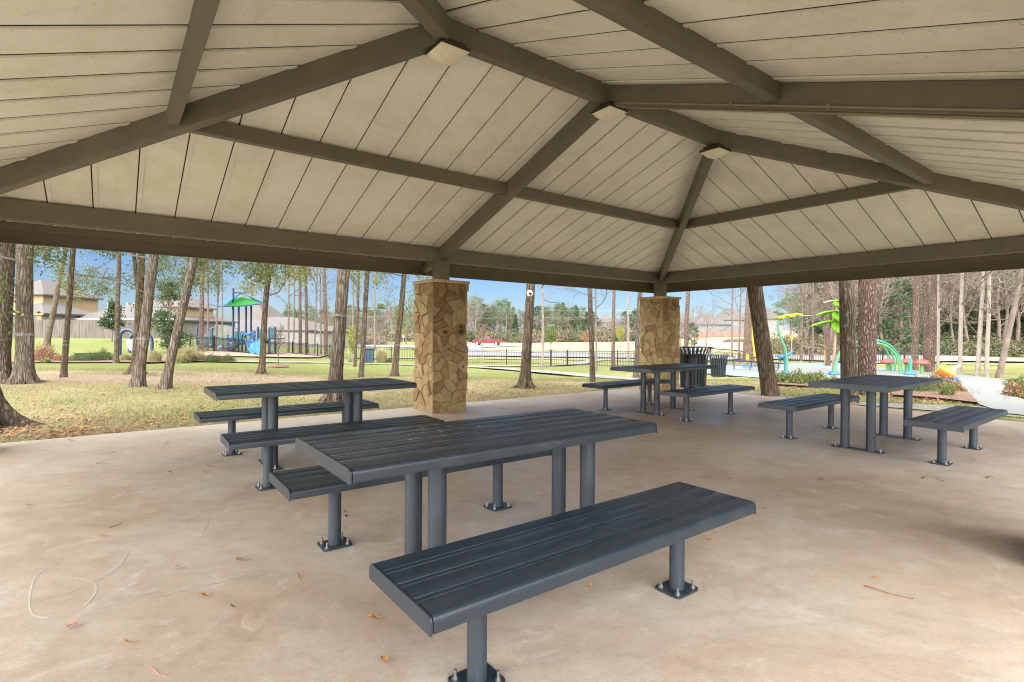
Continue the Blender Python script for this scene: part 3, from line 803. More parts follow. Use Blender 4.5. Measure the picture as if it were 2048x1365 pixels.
def grow(mb, p, d, L, r, lvl, rng, tips, spec):
    """recursive limb. spec: list of (nchild, angle, len ratio), sides per level"""
    k = 5 if lvl > 0 else 3
    pts = [Vector(p)]; rad = [r]; d = Vector(d).normalized()
    for i in range(k):
        d = (d + Vector((rng.gauss(0, 1), rng.gauss(0, 1), rng.gauss(0, 1))) * spec['wob'] + Vector((0, 0, spec['up']))).normalized()
        pts.append(pts[-1] + d * L / k); rad.append(max(spec['rmin'], r * (1 - .62 * (i + 1) / k)))
    mb.tube(pts, rad, spec['sides'][min(lvl, len(spec['sides']) - 1)], cap=False)
    if lvl == 0:
        tips += [pts[-1], pts[len(pts) // 2]]; return
    nchild = spec['n'][min(lvl, len(spec['n'])) - 1]
    for c in range(nchild):
        t = .25 + .75 * (c + rng.random()) / nchild; i = min(k - 1, int(t * k)); q = pts[i].lerp(pts[i + 1], t * k - i)
        ax = Vector((rng.gauss(0, 1), rng.gauss(0, 1), rng.gauss(0, 1))).normalized()
        dd = (d * math.cos(spec['ang']) + (ax - d * ax.dot(d)).normalized() * math.sin(spec['ang'])).normalized()
        grow(mb, q, dd, L * spec['lr'] * rng.uniform(.7, 1.15), max(spec['rmin'], rad[i] * .55), lvl - 1, rng, tips, spec)
    tips.append(pts[-1])

def mbnp(m): return np.array(m.v), m.f

def crown_mesh(name, seed, kind):
    """crown for a near tree: unit frame, limbs start at z=0 up; returns mesh object data"""
    rng = random.Random(seed); nr = np.random.default_rng(seed)
    mb = MB(); tips = []
    if kind == 'oak':
        spec = dict(wob=.22, up=-.045, rmin=.005, sides=[3, 3, 4, 6], n=[4, 5, 5], ang=.75, lr=.5)
        for k in range(11):
            a = rng.uniform(0, 6.28); z = .0 + 6.5 * (k / 11) ** .9
            e = rng.uniform(-.05, .35) + .5 * z / 7
            grow(mb, (0, 0, z), (math.cos(a), math.sin(a), e), rng.uniform(2.4, 3.4) * (1 - .35 * z / 7), .024, 3 if z > .0 else 3, rng, tips, spec)
        per, size, sprd, mats = 6, .078, .11, ['twig', 'leaf', 'leaf_y']
    elif kind == 'bare':
        spec = dict(wob=.16, up=.05, rmin=.004, sides=[3, 3, 4, 5], n=[4, 5, 4], ang=.62, lr=.55)
        for k in range(9):
            a = rng.uniform(0, 6.28); z = 6.5 * (k / 9)
            grow(mb, (0, 0, z), (math.cos(a), math.sin(a), rng.uniform(.2, .9)), rng.uniform(1.8, 2.8), .035, 3 if k > 2 else 2, rng, tips, spec)
        tips = tips[::9]; per, size, sprd, mats = 1, .09, .05, ['twig', 'leaf_r', 'leaf']
    elif kind == 'pine':
        spec = dict(wob=.12, up=.03, rmin=.006, sides=[3, 4, 5], n=[6, 6], ang=.7, lr=.45)
        for k in range(5):   # dead stubs
            a = rng.uniform(0, 6.28); grow(mb, (0, 0, k * 1.1), (math.cos(a), math.sin(a), rng.uniform(-.1, .4)), rng.uniform(.5, 1.3), .018, 0, rng, [], spec)
        for k in range(15):
            a = rng.uniform(0, 6.28); z = 6 + 5.5 * k / 15
            grow(mb, (0, 0, z), (math.cos(a), math.sin(a), rng.uniform(.1, .6)), rng.uniform(1.4, 2.6) * (1.2 - .6 * k / 15), .04, 2, rng, tips, spec)
        per, size, sprd, mats = 14, .16, .22, ['far_bark', 'pine_n', 'pine_n']
    V0 = np.array(mb.v); me = bpy.data.meshes.new(name)
    V1, F1 = leafquads([tuple(t) for t in tips], size, nr, per, sprd, .6 if kind == 'oak' else 0, .22 if kind == 'pine' else .55)
    mi = [0] * len(mb.f) + list(np.where(nr.random(len(F1)) < (.18 if kind == 'oak' else .5), 2, 1))
    me.from_pydata(list(map(tuple, V0)) + list(map(tuple, V1)), [], mb.f + [tuple(int(x) + len(V0) for x in f) for f in F1])
    for q in mats: me.materials.append(M[q])
    me.polygons.foreach_set('material_index', mi); me.update()
    return me
CR = {'oak': [crown_mesh('crown', s, 'oak') for s in (1, 2, 3)], 'bare': [crown_mesh('crown', s, 'bare') for s in (4, 5)], 'pine': [crown_mesh('crown', s, 'pine') for s in (6, 7)]}
CRY = [m.copy() for m in CR['oak'][:2]]
for m_ in CRY: m_.materials[1] = M['leaf_y']; m_.materials[2] = M['leaf']

def tree(name, px, py, wpx, pxt, pyt, mat, crown, h0, H, label, cat='tree', flare=1.5, roots=6, group=None, seed=0, cs=1.0, crot=0, fork=None, curve=0, cord=None, d=None, yel=False):
    rng = random.Random(seed * 7 + int(px))
    b = at(px, py) if d is None else G(px, d)
    Y = b.y; r = wpx / 2 * Y / F * (.93 if name == 'oak_tree' else 1)
    t = P(pxt, pyt, Y); lean = (t.x - b.x) / max(.5, t.z - b.z)
    root = empty(name, b, 0, label, cat, group)
    k = 30; pts = []; rad = []
    hz = [0, .04, .10, .18, .28, .42, .6, .85, 1.15] + [1.15 + (H - 1.15) * (i / (k - 9)) for i in range(1, k - 8)]
    wx = rng.uniform(-1, 1); wy = rng.uniform(-.3, .3)
    knee = (t.z - b.z) * 1.6
    for i, z in enumerate(hz):
        lz = z if z < knee else knee + (z - knee) * .35
        s = curve * math.sin(min(z, knee) / knee * math.pi)
        pts.append((lean * lz + s + .012 * wx * math.sin(z * 1.9), wy * .04 * z, z - .03))
        fl = 1 + (flare - 1) * math.exp(-z / (.16 + r * .7))
        rad.append(r * fl * (1 - .62 * (z / H) ** 1.1) * (1 + .035 * math.sin(z * 5 + seed) * (.5 + rng.random())))
    nl = roots; ph = rng.uniform(0, 6)
    def lob(i, a):
        e = math.exp(-hz[i] / (.12 + r * .5))
        return 1 + e * (flare - 1) * .55 * math.sin(nl * a + ph) + .03 * math.sin(3 * a + i * .35) + .018 * math.sin(9 * a + i * .9 + ph)
    m = MB(); n_ = 28 if wpx > 10 else (14 if wpx > 5 else 8); m.tube(pts, rad, n_, True, lob)
    if fork:
        z0, dx, rr, zt_ = fork
        f0 = Vector(pts[0]); base = Vector((lean * z0, 0, z0)); fp = [base + Vector((dx * ((z - z0) / (zt_ - z0)) ** .8 * 1.0, .05, z - z0)) for z in [z0 + (zt_ - z0) * i / 14 for i in range(15)]]
        m.tube(fp, [r * rr * (1 - .03 * i) for i in range(15)], n_, True)
    tr = m.build('trunk', M[mat], root, 60)
    if crown:
        me = CR[crown][seed % len(CR[crown])] if not yel else CRY[seed % 2]
        c = bpy.data.objects.new('crown', me); C.objects.link(c); c.parent = root
        lz = h0 if h0 < knee else knee + (h0 - knee) * .35
        c.location = (lean * lz, 0, h0); c.rotation_euler = (0, 0, crot if crot else rng.uniform(0, 6.28)); c.scale = (cs, cs, (H - h0) / (9.0 if crown != 'pine' else 12))
    if flare > 1.6:
        g = MB()
        for q in range(roots):
            a = ph + q * 6.28 / roots + rng.uniform(-.3, .3); L = r * rng.uniform(1.8, 4.0)
            pp = [(math.cos(a + .25 * s * math.sin(ph + q)) * (r * .7 + L * s), math.sin(a) * (r * .7 + L * s), .11 * (1 - s) ** 1.6 * (r / .25) - .012) for s in (0, .25, .5, .75, 1)]
            g.tube(pp, [r * .30, r * .22, r * .14, r * .08, .008], 8, True)
        g.build('root', M[mat], root, 60)
    if cord:
        for pyc in cord:
            zz = (P(px, pyc, Y).z - b.z)
            g = MB()
            for dz in (-.014, .012):
                rr = r * 1.10; g.tube([(lean * zz + rr * math.cos(R(a)), rr * math.sin(R(a)), zz + dz + .01 * math.sin(R(a * 2))) for a in range(0, 361, 20)], .0045, 5, False)
            g.build('cord', M['cord'], root)
    return root
GT_ = 'trees standing in the lawn around the pavilion'
def T(*a, **k): k.setdefault('group', None); return tree(*a, **k)
# ---- left
T('oak_tree', -4, 765, 38, 10, 490, 'oak', 'oak', 3.4, 13, 'broad oak at the very left edge with white cord around it', flare=1.5, roots=7, seed=1, cord=[679])
T('oak_tree', 48, 768, 31, 52, 495, 'oak', 'oak', 3.0, 14, 'thick grey oak with mossy spreading roots, second from the left edge', flare=1.7, roots=8, seed=2, cord=[668, 670], cs=1.1)
T('oak_tree', 127, 755, 11.5, 145, 500, 'oak_dark', 'oak', 2.9, 11, 'slim dark tree between the mossy rooted oak and the blue arches', flare=1.35, seed=3, cord=[682, 690], cs=.9)
T('oak_tree', 93, 692, 11, 131, 500, 'lichen', 'oak', 6.4, 14, 'pale leaning tree in front of the grey board fence', flare=1.3, seed=1, cs=1.1)
T('oak_tree', 232, 727, 9.5, 238, 508, 'oak_dark', 'oak', 3.8, 12, 'slim straight dark tree just left of the blue arches', flare=1.5, seed=2, cord=[673, 676])
T('oak_tree', 272, 749, 16.5, 284, 515, 'oak_dark', 'oak', 4.0, 12, 'dark mossy tree with wide root flare, right behind the lean grey trunk', flare=2.2, roots=5, seed=3, fork=(2.1, -.35, .55, 5), yel=True)
T('oak_tree', 275, 774, 21, 305, 515, 'oak', 'oak', 3.0, 12, 'grey trunk leaning right, in front of the dark mossy tree', flare=1.5, roots=5, seed=1, cord=[678], cs=.85)
T('oak_tree', 329, 778, 18, 385, 521, 'oak', 'oak', 3.6, 11, 'strongly leaning grey trunk left of the ornamental grass', flare=1.6, roots=5, seed=2, cs=.8)
T('pine_tree', 402, 706, 8.5, 405, 522, 'pine', 'pine', 5, 18, 'straight reddish pine trunk behind the left end of the play set', flare=1.2, seed=1)
T('bare_tree', 416, 703, 4, 416, 525, 'far_bark', 'bare', 3.5, 13, 'thin bare tree directly right of the pine by the play set', flare=1.1, seed=1)
T('bare_tree', 431, 703, 4.5, 439, 525, 'far_bark', 'oak', 5.0, 13, 'thin tree with a few leaves left of the shade canopy', flare=1.1, seed=2)
T('bare_tree', 445, 703, 3, 444, 525, 'far_bark', 'bare', 4.0, 12, 'very thin bare tree beside the shade canopy corner', flare=1.1, seed=1)
T('bare_tree', 502, 702, 4, 502, 528, 'far_bark', 'bare', 9.0, 15, 'thin straight trunk rising behind the middle of the shade canopy', flare=1.1, seed=2)
T('oak_tree', 523, 749, 12.5, 546, 533, 'oak_dark', 'oak', 2.5, 11, 'dark tree bending right in front of the blue slide', flare=1.7, roots=5, seed=1, curve=-.10, yel=True, cs=.95)
T('bare_tree', 577, 707, 4, 578, 535, 'far_bark', 'bare', 4.0, 14, 'thin trunk just right of the young staked sapling', flare=1.1, seed=1)
T('bare_tree', 587, 707, 3.2, 589, 535, 'far_bark', 'bare', 5.0, 14, 'very thin trunk left of a pair of stout pines', flare=1.1, seed=2)
T('pine_tree', 601, 709, 7.0, 600, 535, 'pine', 'pine', 5, 17, 'left one of two stout pines behind the iron fence', flare=1.1, seed=2)
T('pine_tree', 614, 709, 6.6, 611, 535, 'pine', 'pine', 5, 17, 'right one of two stout pines behind the iron fence', flare=1.1, seed=1)
T('bare_tree', 629, 710, 3.5, 634, 537, 'far_bark', 'bare', 3.0, 12, 'thin forked bare trunk between the pines and the broad oak', flare=1.1, seed=1)
T('pine_tree', 653, 712, 8.0, 648, 538, 'pine', 'pine', 5, 17, 'stout pine immediately left of the broad furrowed oak', flare=1.1, seed=1)
T('bare_tree', 642, 711, 4.0, 640, 538, 'far_bark', 'bare', 3.5, 14, 'thin bare tree with russet leaves beside the stout pine', flare=1.1, seed=2)
T('oak_tree', 668, 803, 27.5, 687, 540, 'oak', 'oak', 3.9, 13, 'broad furrowed oak standing behind the left picnic table', flare=1.9, roots=6, seed=3, cs=.8, cord=[631])
T('bare_tree', 706, 708, 4.0, 707, 545, 'far_bark', 'bare', 3.5, 13, 'thin far trunk just right of the broad furrowed oak', flare=1.1, seed=2)
T('oak_tree', 710, 733, 6.5, 716, 545, 'oak_dark', 'bare', 3.2, 11, 'slim dark tree behind the leaning brown trunk near the blue bin', flare=1.2, seed=1, curve=.05)
T('oak_tree', 722, 756, 11, 735, 545, 'oak', 'oak', 3.6, 11, 'leaning brown trunk left of the blue bin', flare=1.25, seed=1, cs=.7)
T('bare_tree', 750, 703, 4.5, 749, 548, 'far_bark', 'bare', 5, 14, 'far straight trunk above the blue bin', flare=1.1, seed=1)
T('oak_tree', 789, 754, 12.5, 808, 552, 'oak_dark', 'oak', 2.6, 11, 'dark leaning tree just left of the near stone column', flare=1.7, roots=5, seed=2, cord=[690], cs=.75, yel=True)
# ---- centre
T('oak_tree', 1050, 776, 21, 1061, 570, 'oak_dark', 'oak', 3.9, 12, 'stout brown tree with root flare carrying a white camera', flare=2.0, roots=6, seed=3, cs=.8)
T('bare_tree', 1085, 742, 5.5, 1082, 571, 'pale_bark', 'bare', 3.2, 9, 'thin crooked tree, pale at the foot, right of the camera tree', flare=1.1, seed=2, curve=.06)
T('oak_tree', 1185, 765, 11.5, 1180, 577, 'oak', 'bare', 3.0, 10, 'slim grey brown trunk left of the far table, nearer of a pair', flare=1.15, seed=1)
T('bare_tree', 1193, 742, 4, 1191, 577, 'far_bark', 'bare', 2.4, 8, 'thin dark trunk close behind the slim grey brown one', flare=1.1, seed=2)
T('pine_tree', 1226, 733, 7.5, 1228, 578, 'pine', 'pine', 5, 14, 'straight brown pine at the fence between the gate and the far column', flare=1.15, seed=1)
T('pine_tree', 1257, 730, 4.5, 1256, 580, 'pale_bark', 'pine', 1.0, 11, 'thin pale trunk with green pine foliage left of the far column', flare=1.1, seed=2, cs=.5)
T('oak_tree', 1272, 757, 12, 1280, 580, 'oak', 'bare', 4, 11, 'grey trunk half hidden behind the far stone column', flare=1.2, seed=2)
# ---- right of the far column
T('pine_tree', 1370, 735, 9.5, 1376, 580, 'pine', 'pine', 5, 15, 'reddish pine rising behind the large trash receptacle', flare=1.1, seed=2)
T('bare_tree', 1464, 717, 4.4, 1464, 575, 'far_bark', 'bare', 3.4, 10, 'thin dark tree left of its twin above the black bench', flare=1.1, seed=1)
T('bare_tree', 1477, 720, 4.4, 1482, 574, 'far_bark', 'bare', 3.6, 10, 'thin dark tree beside the broad red pine, right twin', flare=1.1, seed=2)
T('pine_tree', 1495, 722, 19, 1502, 572, 'pine', 'pine', 6, 18, 'broad reddish pine behind the leaning speckled tree', flare=1.25, seed=1)
T('oak_tree', 1541, 792, 34, 1508, 572, 'oak_dark', 'oak', 4.2, 11, 'thick brown tree leaning left at the edge of the slab', flare=1.1, seed=2, cs=.8)
T('bare_tree', 1602, 722, 4.5, 1600, 565, 'twig', 'bare', 1.5, 8, 'curving dark bare tree right of the yellow flower', flare=1.1, seed=1, curve=.15)
T('bare_tree', 1625, 722, 4.5, 1627, 565, 'twig', 'bare', 3.0, 9, 'dark bare tree between the yellow flower and the yellow pole', flare=1.1, seed=2)
T('pine_tree', 1656, 733, 9, 1652, 565, 'pine', 'pine', 5, 14, 'purplish pine directly behind the tall yellow pole', flare=1.1, seed=1)
T('oak_tree', 1699, 806, 32, 1693, 560, 'lichen', 'oak', 4.2, 12, 'thick trunk spotted with white lichen, left of the red pine', flare=1.15, seed=1, cs=.8)
T('pine_tree', 1733, 790, 33, 1735, 560, 'pine', 'pine', 6, 16, 'thick red brown pine beside the lichen spotted trunk', flare=1.08, seed=2)
T('pine_tree', 1829, 741, 12, 1834, 555, 'pine', 'pine', 5, 16, 'leftmost pine of the trio behind the red mushrooms', flare=1.1, seed=1, cord=[712])
T('pine_tree', 1852, 744, 9, 1848, 553, 'pine', 'pine', 5, 15, 'middle slimmer pine of the trio behind the mushrooms', flare=1.1, seed=2)
T('pine_tree', 1860, 746, 14, 1871, 552, 'pine', 'pine', 5, 16, 'rightmost and darkest pine of the trio behind the mushrooms', flare=1.1, seed=1)
T('pale_tree', 1876, 748, 5.5, 1879, 552, 'pale_bark', 'bare', 2.2, 9, 'thin pale trunk left of the tipping bucket', flare=1.1, seed=2)
T('pale_tree', 1919, 751, 7.5, 1925, 548, 'pale_bark', 'bare', 2.8, 10, 'grey trunk just right of the tipping bucket', flare=1.1, seed=1)
T('pale_tree', 1954, 754, 8.0, 1966, 545, 'pale_bark', 'bare', 2.6, 10, 'pale slightly leaning trunk, left one of a pair by the path', flare=1.1, seed=2)
T('pale_tree', 1973, 755, 7.5, 1979, 544, 'pale_bark', 'bare', 2.4, 10, 'pale straight trunk, right one of a pair by the path', flare=1.1, seed=1)
T('oak_tree', 1998, 755, 11.5, 2040, 555, 'far_bark', 'bare', 2.2, 9, 'brown trunk leaning strongly right near the right edge', flare=1.15, seed=2)
# big root at left edge, near
T('oak_tree', -44, 858, 70, -60, 500, 'oak', 'oak', 7, 15, 'near tree just outside the left edge, only a grey root showing', flare=2.1, roots=6, seed=2, cs=.5)
# ------------------------------------------------------------------ shrubs and grasses
def bush_mesh(name, seed, n_, mats, size=.05, flat=.62, frac=.5, spiky=0):
    rng = np.random.default_rng(seed)
    if spiky:
        a = rng.uniform(0, 2 * np.pi, n_); e = rng.uniform(.25, 1.0, n_); L = rng.uniform(.6, 1.1, n_)
        V = []; k = 5; r0 = rng.random(n_)
        for i in range(n_):
            dx, dy = math.cos(a[i]), math.sin(a[i]); w = size * .12; pr = []
            for s in range(k):
                t = s / (k - 1); rr = e[i] * L[i] * (t ** 1.5) ; z = L[i] * (t - .62 * e[i] * (.5 + r0[i]) * t ** 3) * 1.0
                ww = w * (1 - t) + .001
                q0 = .42 * r0[i]; pr.append((dx * (rr * .62 + q0) - dy * ww, dy * (rr * .62 + q0) + dx * ww, z)); pr.append((dx * (rr * .62 + q0) + dy * ww, dy * (rr * .62 + q0) - dx * ww, z))
            V += pr
        Fq = [(i * 2 * k + 2 * s, i * 2 * k + 2 * s + 1, i * 2 * k + 2 * s + 3, i * 2 * k + 2 * s + 2) for i in range(n_) for s in range(k - 1)]
        me = bpy.data.meshes.new(name); me.from_pydata(V, [], Fq)
        for q in mats: me.materials.append(M[q])
        me.polygons.foreach_set('material_index', np.repeat((rng.random(n_) < frac).astype(int), k - 1)); return me
    u = rng.normal(0, 1, (n_, 3)); u[:, 2] = np.abs(u[:, 2]); u /= np.linalg.norm(u, axis=1)[:, None]
    lump = 1 + .22 * np.sin(u[:, 0] * 5 + seed) * np.cos(u[:, 1] * 6) + .12 * np.sin(u[:, 2] * 9 + u[:, 0] * 7)
    p = u * (rng.uniform(.35, 1, (n_, 1)) ** .5) * lump[:, None]; p[:, 2] *= flat
    V, Fq = leafquads(p, size, rng, 1, .02, -.3)
    st = MB(); r2 = random.Random(seed)
    for k in range(14):
        a = r2.uniform(0, 6.28); q = (math.cos(a) * .75 * r2.random(), math.sin(a) * .75 * r2.random(), flat * .8)
        st.tube([(0, 0, 0), (q[0] * .4, q[1] * .4, q[2] * .55), q], [.02, .012, .005], 4, False)
    nv = len(st.v); me = bpy.data.meshes.new(name)
    me.from_pydata(list(st.v) + list(map(tuple, V)), [], st.f + [tuple(int(x) + nv for x in f) for f in Fq])
    for q in mats + ['twig']: me.materials.append(M[q])
    me.polygons.foreach_set('material_index', [len(mats)] * len(st.f) + list((rng.random(len(Fq)) < frac).astype(int)))
    return me
BM = {'green': [bush_mesh('shrub', s, 2600, ['shrub', 'ever'], .09) for s in (1, 2)],
      'pink': [bush_mesh('shrub', s, 2400, ['shrub', 'pink'], .11, .6, .42) for s in (3, 4)],
      'red': [bush_mesh('shrub', s, 2200, ['redf', 'brush_b'], .09, .7, .4) for s in (5,)],
      'open': [bush_mesh('shrub', s, 1100, ['shrub', 'ogreen'], .15, .55, .45) for s in (6, 7)],
      'grass': [bush_mesh('ornamental_grass', s, 900, ['tan_grass', 'ogreen'], .16, spiky=1, frac=.35) for s in (8, 9)],
      'ggrass': [bush_mesh('ornamental_grass', s, 700, ['ogreen', 'tan_grass'], .16, spiky=1, frac=.3) for s in (10,)],
      'spike': [bush_mesh('spiky_plant', 11, 160, ['ogreen', 'shrub'], .35, spiky=1, frac=.5)]}
def plant(kind, px, py, wpx, hpx, label, cat='shrub', group=None, i=0, name=None):
    b = at(px, py); Y = b.y; me = BM[kind][i % len(BM[kind])]
    o = bpy.data.objects.new(name or me.name.split('.')[0], me); C.objects.link(o)
    w = wpx / 2 * Y / F; h = hpx * Y / F; zz = .62 if kind not in ('grass', 'ggrass', 'spike') else .95
    ww = w / (1.0 if zz == .62 else .85)
    o.location = b - Vector((0, 0, .02)); o.scale = (ww, ww, h / zz); o.rotation_euler = (0, 0, px * .7)
    return tag(o, label, cat, group)
plant('red', 88, 723, 46, 30, 'reddish bare looking shrub right of the big mossy oak')
plant('spike', 92, 727, 34, 15, 'small pale spiky plant in front of the reddish shrub', 'plant')
plant('red', 118, 724, 22, 14, 'low reddish shrub left of the slim dark tree', i=0)
plant('green', 150, 724, 34, 16, 'low green shrub just right of the slim dark tree')
plant('green', 180, 724, 36, 18, 'green shrub under the low dark wall of plants', i=1)
plant('green', 207, 723, 38, 24, 'largest green shrub left of the blue arches')
plant('ggrass', 252, 723, 34, 22, 'grassy green clump under the blue arches', 'grass clump')
plant('grass', 310, 725, 40, 32, 'tan and green fountain grass between the two leaning grey trunks', 'grass clump')
plant('grass', 372, 724, 60, 38, 'large tan fountain grass right of the strongly leaning trunk', 'grass clump', i=1)
plant('ggrass', 362, 726, 40, 24, 'greener clump in front of the large tan fountain grass', 'grass clump')
plant('grass', 398, 722, 36, 26, 'pinkish tan grass clump at the left foot of the play set', 'grass clump')
plant('green', 424, 724, 32, 17, 'green shrub at the front left of the play set')
plant('pink', 436, 724, 24, 13, 'pink tinged shrub in the clump before the play set')
plant('green', 455, 724, 30, 15, 'green shrub at the right end of the clump before the play set', i=1)
plant('grass', 763, 725, 36, 34, 'tan fountain grass right of the blue bin', 'grass clump')
plant('ggrass', 702, 724, 16, 12, 'small pale plant behind the slim trunks by the blue bin', 'plant')
plant('green', 777, 725, 14, 8, 'tiny dark shrub between the fountain grass and the leaning tree')
for k, (px, py, w, h, l) in enumerate(((1562, 768, 50, 26, 'leftmost low green shrub beside the leaning tree'), (1596, 770, 56, 30, 'middle low green shrub in front of the blue spray tube'),
    (1632, 771, 54, 30, 'low green shrub left of the lichen spotted trunk'), (1668, 770, 30, 20, 'small open shrub at the foot of the green curved tube'))):
    plant('open', px, py, w, h, l, i=k)
plant('pink', 1800, 781, 60, 24, 'green shrub with a few pink leaves seen through the table legs', i=1)
plant('green', 1836, 785, 66, 30, 'green shrub left part of the bed beside the path', i=0)
plant('pink', 1876, 782, 66, 34, 'pink and green shrub behind the right bench', i=0)
plant('pink', 1905, 786, 46, 24, 'pink shrub at the right end of the bed by the path', i=1)
plant('spike', 1893, 795, 46, 40, 'green spiky leaved plant in front of the pink shrubs', 'plant')
plant('pink', 2052, 796, 66, 34, 'pink flowering shrub at the right edge of the photo', i=0)
plant('green', 2040, 774, 48, 20, 'green shrub behind the pink one at the right edge', i=1)
plant('pink', 2030, 785, 36, 20, 'small pink shrub left in the right edge bed', i=1)
# saplings with mulch rings
def mound(px, py, wpx):
    b = at(px, py); r = wpx / 2 * b.y / F; rng = random.Random(int(px)); m = MB(); n_ = 26
    rings = [(r, -.01), (r * .85, .035), (r * .55, .07), (r * .2, .085)]
    vs = []
    for rr, z in rings:
        for j in range(n_):
            a = 6.2832 * j / n_; q = rr * (1 + rng.uniform(-.06, .06)); vs.append((q * math.cos(a), q * math.sin(a), z + rng.uniform(-.01, .012)))
    vs.append((0, 0, .09)); fs = [(i * n_ + j, i * n_ + (j + 1) % n_, (i + 1) * n_ + (j + 1) % n_, (i + 1) * n_ + j) for i in range(3) for j in range(n_)]
    fs += [(3 * n_ + j, 3 * n_ + (j + 1) % n_, 4 * n_) for j in range(n_)]
    m.add(vs, fs); o = m.build('mulch_ring', M['mulch'], None, 60, b); return tag(o, kind='stuff', cat='mulch', label='mulch ring around a young tree')
def sapling(px, py, pyt, crown, cw, py0, label, seed=1, stem=3, ring=40, dense=1600, d=None):
    b = at(px, py) if d is None else G(px, d); Y = b.y; s = Y / F; top = P(px, pyt, Y).z - b.z; z0 = P(px, py0, Y).z - b.z; cw_ = cw / 2 * s
    root = empty('sapling', b, 0, label, 'young tree'); rng = random.Random(seed); nr = np.random.default_rng(seed)
    m = MB(); m.tube([(0, 0, -.02), (.02, 0, z0 * .5), (0, 0, z0), (0, 0, top * .9)], [stem / 2 * s, stem / 2 * s * .8, stem / 2 * s * .65, .008], 7)
    m.build('trunk', M['pale_bark'] if crown != 'bare' else M['far_bark'], root, 60)
    m = MB(); tips = []
    spec = dict(wob=.1, up=.12, rmin=.004, sides=[3, 3, 4], n=[4, 5], ang=.55, lr=.5)
    for k in range(10):
        a = rng.uniform(0, 6.28); t = k / 10; grow(m, (0, 0, z0 + (top - z0) * .8 * t), (math.cos(a), math.sin(a), 1.0), cw_ * 1.15 * (1 - .35 * t), .014, 2, rng, tips, spec)
    if crown != 'bare':
        u = nr.normal(0, 1, (dense, 3)); u /= np.linalg.norm(u, axis=1)[:, None]; p = u * nr.uniform(.2, 1, (dense, 1)) ** .45
        p *= (1 + .15 * np.sin(u[:, 0] * 6 + u[:, 2] * 5))[:, None]
        p = p * [cw_, cw_, (top - z0) / 2] + [0, 0, (top + z0) / 2]
        V1, F1 = leafquads(p, .16 if Y > 40 else .09, nr)
        nv = len(m.v); k0 = len(m.f); m.v += list(map(tuple, V1)); m.f += [tuple(int(x) + nv for x in f) for f in F1]; m.m += [1] * len(F1)
        m.build('crown', [M['twig'], M[crown]], root)
    else: m.build('crown', M['twig'], root)
    if ring: mound(px, py, ring)
    return root
sapling(556, 733, 655, 'bare', 46, 705, 'bare young tree in a mulch ring right of the blue slide', 3, 3.2, 42)
sapling(964, 729, 650, 'leaf_r', 34, 690, 'small young tree with russet leaves right of the near column', 4, 2.4, 0, 260)
sapling(1101, 701, 650, 'shrub', 25, 686, 'round green lollipop shaped young tree beyond the gate', 5, 2.4, 20, 2600)
sapling(1240, 694, 652, 'leaf_y', 17, 683, 'narrow yellow green young tree left of the far column', 6, 2, 14, 1500)
sapling(1172, 694, 664, 'leaf_r', 18, 686, 'small russet young tree in front of the wood', 7, 1.6, 0, 900)
sapling(704, 727, 650, 'leaf_y', 20, 705, 'young yellow green tree right of the broad furrowed oak', 8, 2.5, 0, 900)
# evergreen bush-tree left
def leafy_tree(px, py, cx_, cyt, cyb, cw, mat, label, seed, n_=5200, size=.10, wpx=5):
    b = at(px, py); Y = b.y; s = Y / F; z1 = P(px, cyt, Y).z - b.z; z0 = P(px, cyb, Y).z - b.z
    root = empty('evergreen_tree', b, 0, label, 'tree'); nr = np.random.default_rng(seed); rng = random.Random(seed)
    m = MB(); m.tube([(0, 0, -.03), ((cx_ - px) * s * .5, 0, z0), ((cx_ - px) * s, 0, z1)], [wpx / 2 * s, wpx / 2 * s * .8, .01], 8); m.build('trunk', M['far_bark'], root, 60)
    cl = []
    for k in range(26):
        t = rng.random() ** 1.1; rr = cw / 2 * s * (1 - .75 * t) * (rng.random() ** .6); a = rng.uniform(0, 6.28)
        cl.append(((cx_ - px) * s + rr * math.cos(a), rr * math.sin(a), z0 + (z1 - z0) * t, cw * s * rng.uniform(.08, .17)))
    P_ = []
    for (x, y, z, r) in cl:
        k = n_ // 26; u = nr.normal(0, 1, (k, 3)) * r * .6; u[:, 2] *= .7; P_.append(u + [x, y, z])
    V1, F1 = leafquads(np.concatenate(P_), size, nr)
    m = MB()
    for (x, y, z, r) in cl: m.tube([((cx_ - px) * s * .5, 0, max(z0 * .8, z - r * 2.5)), (x, y, z)], [.03, .008], 4, False)
    nv = len(m.v); m.v += list(map(tuple, V1)); m.f += [tuple(int(q) + nv for q in f) for f in F1]; m.m += [1] * len(F1)
    m.build('crown', [M['twig'], M[mat]], root); return root
leafy_tree(336, 706, 340, 560, 693, 88, 'ever', 'bushy evergreen tree behind the strongly leaning grey trunk', 4, 6500, .13, 5)
leafy_tree(224, 684, 225, 604, 656, 40, 'ever', 'small evergreen tree in front of the grey roofed house', 5, 2600, .2, 3)

